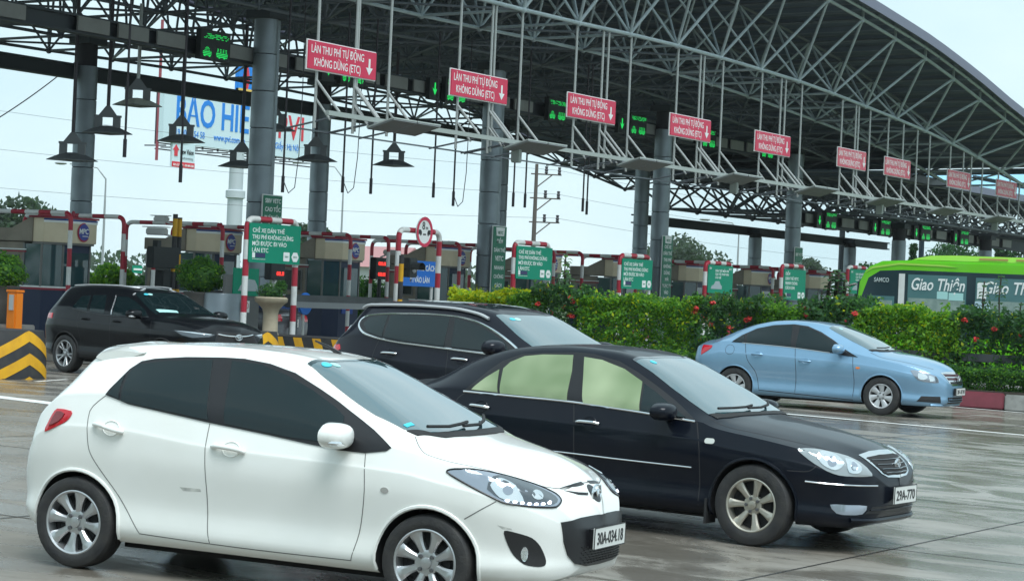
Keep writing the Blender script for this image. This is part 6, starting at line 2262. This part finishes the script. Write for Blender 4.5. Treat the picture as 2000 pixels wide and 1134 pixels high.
trim(B, 'roof_rail', M_CAP, 0, [(-.3, 1.54), (.3, 1.57), (1.0, 1.575), (1.5, 1.535)], C, .016, .02, True)
patch(B, 'headlamp', M_LENSD, 45, [(1.441, 0.884), (1.794, 0.878), (2.150, 0.837), (2.056, 0.797), (1.773, 0.772), (1.595, 0.806)], C, .005, .02, True)
patch(B, 'headlamp_strip', M_LENSB, 45, [(1.47, .878), (1.794, .868), (2.10, .838), (2.06, .828), (1.79, .848)], C, .009, .02, True)
patch(B, 'grille_frame', M_BLK, 90, [(-.40, .89), (.40, .89), (.50, .70), (.46, .55), (-.46, .55), (-.50, .70)], C, .006, .03)
patch(B, 'grille', M_BLKM, 90, [(-.37, .865), (.37, .865), (.455, .70), (.42, .56), (-.42, .56), (-.455, .70)], C, .011, .03)
mb = MB()
for k in range(8):
    z = .58+.036*k
    for y in np.linspace(-.38, .38, 14):
        q, n = B.hit(90, y+(.027 if k % 2 else 0), z)
        mb.tube([q+n*.016+Vector((0, .02*math.cos(a), .013*math.sin(a))) for a in np.linspace(0, 2*math.pi, 7)], .003, 4)
mb.build('grille_mesh', M_BLKM, C)
trim(B, 'grille_bar', M_CHROME, 90, [(-.40, .84), (-.2, .815), (.2, .815), (.40, .84)], C, .014, .016)
q, n = B.hit(90, 0, .80)
e = MB()
for a_, b_, dz in ((.075, .05, 0), (.026, .048, 0), (.05, .02, .014)):
    e.tube([q+Vector((.03, a_*math.cos(a), b_*math.sin(a)+dz)) for a in np.linspace(0, 2*math.pi, 21)], .007, 6)
e.build('emblem', M_CHROME, C, True)
patch(B, 'tail_lamp', M_RED, -30, [(-0.17, 1.045), (0.06, 1.052), (0.08, 0.956), (-0.15, 0.948)], C, .006, .02, True, dome=.008)
for pth in ([(2.289, 1.062), (2.34, 0.802), (2.30, 0.45)], [(1.21, 1.075), (1.248, 0.840), (1.213, 0.42)], [(.35, 1.12), (.33, .95), (.42, .7), (.45, .5)]):
    seam(B, 'door_seam', M_SEAM, 0, pth, C, .008, both=True)
seam(B, 'bonnet_seam', M_SEAM, 'top', [(2.5, -.75), (2.9, -.74), (3.2, -.66), (3.4, -.5)], C, .008, both=True)
patch(B, 'lower_cladding', M_BLKM, 0, [(.42, .30), (.42, .42), (1.2, .40), (2.24, .42), (2.24, .30), (1.3, .28)], C, .006, both=True)
handle(B, P_BLACK, .55, .98, C, .2, 0, .015)
handle(B, P_BLACK, 1.40, .97, C, .2, 0, .015)
mirror(C, P_BLACK, M_BLK, 1.98, -1.0, 1.12, (.10, .13, .085), lamp=M_CAP)
wheels(C, 2.64, .90, .341, .235, .22, 5, dict(w0=.014, w1=.018, split=.045, y0=.60, y1=.86, nuts=5, spin=(.2, .2)), M_RUB, M_ALLOY, M_INNER, M_NUT)
MB().box((1.3, 0, .24), (2.2, 1.3, .05)).build('underbody', M_WELL, C)

# ---------------------------------------------------------------- long dark estate behind the saloon
C, B = car_shell(SUV, 'estate_car', 'dark blue seven-seat estate with a chrome window loop and roof rails', POSE['SUV'], P_NAVY, M_WELL, (0, 2.765), lip=M_BLKM)
loop = [(-0.450, 1.328), (-0.459, 1.385), (-0.366, 1.436), (-0.015, 1.478), (0.494, 1.506), (0.952, 1.504), (1.256, 1.464), (1.526, 1.384), (1.758, 1.293), (1.99, 1.185), (2.06, 1.13), (1.95, 1.118), (1.602, 1.119), (1.031, 1.137), (0.340, 1.159), (-0.007, 1.185), (-0.238, 1.220), (-0.363, 1.268)]
patch(B, 'window_surround', M_BLK, 0, loop, C, .0075, both=True, curved=2)
patch(B, 'quarter_window', M_GLASSD, 0, [(-0.363, 1.334), (-0.312, 1.412), (-0.045, 1.455), (0.03, 1.205), (-0.223, 1.245)], C, .0125, both=True)
patch(B, 'rear_door_window', M_GLASSD, 0, [(.06, 1.205), (.0, 1.455), (0.192, 1.472), (0.886, 1.485), (0.98, 1.159), (.34, 1.182)], C, .0125, both=True)
patch(B, 'front_door_window', M_GLASSD, 0, [(1.09, 1.16), (0.963, 1.482), (1.272, 1.432), (1.549, 1.343), (1.779, 1.243), (1.87, 1.175), (1.593, 1.145)], C, .0125, both=True)
trim(B, 'chrome_window_loop', M_CHROME, 0, loop, C, .013, .004, True, 3, closed=True)
patch(B, 'windscreen', M_GLASSW, 'top', mir([(1.52, 0), (1.51, -.3), (1.45, -.56), (1.7, -.62), (1.95, -.675), (2.20, -.72), (2.30, -.6), (2.37, -.35), (2.39, 0)]), C, .004)
patch(B, 'windscreen_sticker', M_CYAN, 'top', ellipse(.03, .045, 12, 1.60, -.44), C, .008, .03)
patch(B, 'windscreen_sticker', M_PALE, 'top', ellipse(.03, .045, 12, 1.61, -.36), C, .0084, .03)
trim(B, 'roof_rail', M_CAP, 0, [(-.55, 1.50), (-.40, 1.545), (.3, 1.58), (.9, 1.58), (1.25, 1.54), (1.42, 1.49)], C, .019, .026, True)
patch(B, 'sunroof', M_GLASSD, 'top', mir([(1.25, 0), (1.24, -.46), (.2, -.47), (.2, 0)]), C, .006)
patch(B, 'tail_lamp', M_RED, -30, [(-0.40, 1.055), (-0.17, 1.075), (-0.13, 1.02), (-0.20, .98), (-0.40, 0.97)], C, .006, .02, True, dome=.008)
trim(B, 'tailgate_trim', M_CHROME, -45, [(-.05, 1.30), (-.10, 1.18), (-.15, 1.08)], C, .008, .003, True)
for pth in ([(-.005, 1.19), (-.06, .98), (.02, .75), (.38, .5)], [(1.04, 1.14), (1.09, .8), (1.07, .4)], [(2.12, 1.10), (2.2, .8), (2.18, .42)]):
    seam(B, 'door_seam', M_SEAM, 0, pth, C, .008, both=True)
seam(B, 'bonnet_seam', M_SEAM, 'top', [(2.45, -.78), (2.9, -.77), (3.3, -.68), (3.55, -.5)], C, .008, both=True)
handle(B, M_CHROME, .185, 1.025, C, .23, .02, .014, cup=P_NAVY)
handle(B, M_CHROME, 1.24, 1.028, C, .23, 0, .014, cup=P_NAVY)
mirror(C, P_NAVY, M_CHROME, 1.82, -1.05, 1.20, (.10, .13, .088))
patch(B, 'headlamp', M_LENS, 45, [(1.75, .98), (2.0, .95), (2.15, .9), (2.1, .86), (1.85, .88)], C, .005, .02, True)
patch(B, 'grille', M_BLKM, 90, [(-.45, .93), (.45, .93), (.40, .62), (-.40, .62)], C, .006, .03)
wheels(C, 2.765, .93, .362, .24, .225, 5, dict(w0=.02, w1=.035, split=.03, y0=.60, y1=.86, nuts=5), M_RUB, M_ALLOY, M_INNER, M_NUT)
MB().box((1.3, 0, .25), (2.2, 1.3, .05)).build('underbody', M_WELL, C)

# ---------------------------------------------------------------- bus behind the hedge, car in the lane
M_BUSG = mat('bus_green', (.16, .58, .015), .3, 0, .6, .4)
M_BUSY = mat('bus_light_green', (.40, .68, .10), .35, 0, .6, .4)
M_BUSK = mat('bus_dark_glass', (.020, .040, .052), .06, 0, .3, .5)
M_BUSW = mat('bus_window', (.085, .19, .20), .08, 0, .3, .6)
M_CURT = mat('curtain', (.28, .36, .33), .8, noise=(9, (.18, .26, .24), .9))
BUS = thing('coach_bus', 'bright green coach with white lettering on its side windows, behind the hedge', 'bus', (47.0, 18.45, G0))
# side profile in (y, z): front at y=0, going back to y=-8
prof = [(-8.0, .35), (-8.0, 2.6), (-7.8, 2.82), (-6.5, 2.86), (-1.2, 2.85), (-.50, 2.81), (-.16, 2.66), (.0, 2.35), (.08, 1.6), (.12, .9), (.08, .35)]
b = MB().prism([(y, z) for y, z in prof], 0.0, 2.2, 'X')
body = b.build('body', M_BUSG, BUS, True, 40, bevel=.05)
# dark glazing band on both sides and round the front
MB().prism([(-7.85, 1.25), (-7.85, 2.60), (-1.0, 2.63), (-.48, 2.60), (-.22, 2.44), (-.08, 2.05), (-.02, 1.25)], -.012, .02, 'X').build('window_band', M_BUSK, BUS)
MB().prism([(-7.85, 1.25), (-7.85, 2.60), (-1.0, 2.63), (-.48, 2.60), (-.22, 2.44), (-.08, 2.05), (-.02, 1.25)], 2.18, 2.212, 'X').build('window_band', M_BUSK, BUS)
MB().box((1.1, .06, 1.75), (1.9, .10, 1.3)).build('windscreen', M_BUSK, BUS, bevel=.04)
MB().box((-.02, -.98, 1.90), (.02, .13, 1.3)).build('door_pillar', M_WHITEP, BUS)


def bus_pane(y0, y1, z0, z1):
    p = MB().box((-.02, (y0+y1)/2, (z0+z1)/2), (.014, abs(y1-y0), z1-z0)).build('window', M_BUSW, BUS, bevel=.003)
    MB().box((-.0285, (y0+y1)/2, z0+.26), (.004, abs(y1-y0)*.96, .46)).build('curtain', M_CURT, p)
    return p


p1 = bus_pane(-1.12, -2.42, 1.55, 2.54)
p2 = bus_pane(-2.62, -4.1, 1.55, 2.52)
bus_pane(-4.3, -5.8, 1.55, 2.50)
bus_pane(-6.0, -7.5, 1.55, 2.48)
pd = MB().box((-.02, -.55, 1.75), (.014, .55, .62)).build('driver_window', M_BUSW, BUS)
MB().box((-.03, -.62, 1.80), (.006, .32, .34)).build('seat_back', M_CURT, pd)
for y0, y1, z, m in ((-1.78, -2.02, 2.12, M_PALE), (-2.04, -2.36, 2.10, M_PALE), (-2.62, -2.95, 1.85, mat('pale_sheet', (.45, .60, .68), .5)), (-2.66, -2.86, 2.25, M_WTXT)):
    MB().box((-.032, (y0+y1)/2, z), (.006, abs(y1-y0), .16 if m is M_PALE else .34)).build('window_sheet', m, BUS)
rzs = -math.pi/2
text('Giao Thiện', M_WTXT, (-.036, -1.78, 2.22), BUS, rot=(0, 0, rzs), size=.36, bold=.015, width=1.18, shear=.25)
text('Giao Thuỷ', M_WTXT, (-.036, -3.40, 2.20), BUS, rot=(0, 0, rzs), size=.36, bold=.015, width=1.25, shear=.25)
text('SAMCO', mat('pale_lettering', (.45, .52, .52), .5), (-.02, -.52, 2.36), BUS, rot=(0, 0, rzs), size=.13, bold=.02, width=.34)
# roof air unit
ac = MB().prism([(-6.6, 2.82), (-6.5, 2.92), (-6.1, 2.97), (-2.0, 2.98), (-1.5, 2.96), (-1.2, 2.90), (-1.0, 2.83)], .25, 1.95, 'X').build('air_unit', M_BUSY, BUS, True, 40, bevel=.05)
for y in (-2.9, -3.7, -4.5):
    MB().box((.235, y, 2.915), (.02, .62, .04)).build('vent', mat('vent_brown', (.42, .24, .10), .6) if 'vent_brown' not in bpy.data.materials else bpy.data.materials['vent_brown'], ac)
MB().prism([(-2.2, 2.715), (-1.9, 2.76), (-.9, 2.78), (-.3, 2.68), (-.1, 2.52), (-.3, 2.64), (-.9, 2.74), (-1.9, 2.725)], -.012, .01, 'X').build('side_moulding', M_BUSY, BUS)
for y in (-1.5, -6.2):
    w_ = MB().lathe([(.30, -.10), (.42, -.13), (.46, -.08), (.46, .08), (.42, .13)], (0, 0, 0), 32, 'X').build('wheel', M_RUB, BUS, True, loc=(.12, y, .46))
    MB().lathe([(.30, -.09), (.22, -.04), (.10, -.10), (.001, -.11)], (0, 0, 0), 24, 'X').build('rim', M_CAP, w_, True)
    w2 = w_.copy()
    link(w2, BUS)
    w2.location = (2.08, y, .46)
MB().tube([(.1, .1, 2.3), (-.12, .35, 2.2), (-.16, .38, 1.95)], .03, 6).build('mirror_arm', M_BLK, BUS, True)
MB().box((-.16, .38, 1.75), (.12, .16, .40)).build('mirror', M_BLK, BUS, bevel=.03)

# rear of a dark car driving into the next lane
LANE = dict(COMPACT)
C, B = car_shell(COMPACT, 'saloon_car', 'dark grey saloon seen from behind, entering the lane beyond the stone planter', (46.0, 33.5, math.pi/2), P_GREY, M_WELL, (0, 2.685))
patch(B, 'rear_window', M_GLASSD, 'top', mir([(-.48, 0), (-.46, -.45), (-.12, -.50), (.25, -.50), (.28, 0)]), C, .006)
for nm, m, pl_ in (('tail_lamp', M_RED, [(-.80, .98), (-.40, 1.0), (-.42, .84), (-.82, .83)]),):
    patch(B, nm, m, -90, [(a, b_) for a, b_ in pl_], C, .008, .03, True, dome=.008)
trim(B, 'chrome_strip', M_CHROME, -90, [(-.45, .97), (0, .98), (.45, .97)], C, .018, .01)
plate(C, M_PLATE, M_INK, '30G-058', (-.93, 0, .80), -math.pi/2, .34, .2, lines=[('30G', .02, .085), ('058.18', -.08, .085)])
patch(B, 'window_surround', M_GLASSD, 0, [(0.042, 1.19), (0.282, 1.325), (0.583, 1.40), (1.205, 1.41), (1.478, 1.32), (1.988, 1.072), (1.081, 1.050), (0.0, 1.084)], C, .006, both=True)
wheels(C, 2.685, .88, .325, .207, .205, 7, dict(w0=.030, w1=.062, y0=.70, y1=.90, twist=.10), M_RUB, M_CAP, M_INNER, M_NUT)

# ---------------------------------------------------------------- damp air: far things pale towards the sky
hz = MB().box((0, 0, 12), (1420, 1420, 27)).build('haze', [])
hm = bpy.data.materials.new('damp_air')
hm.use_nodes = True
ht = hm.node_tree
ht.nodes.remove(ht.nodes['Principled BSDF'])
pv = ht.nodes.new('ShaderNodeVolumePrincipled')
pv.inputs['Density'].default_value = .00016
pv.inputs['Color'].default_value = (.96, .99, 1.0, 1)
pv.inputs['Anisotropy'].default_value = .2
ht.links.new(pv.outputs[0], ht.nodes['Material Output'].inputs['Volume'])
hz.data.materials.append(hm)
tag(hz, 'thin damp haze over the whole plaza', 'haze', kind='stuff')
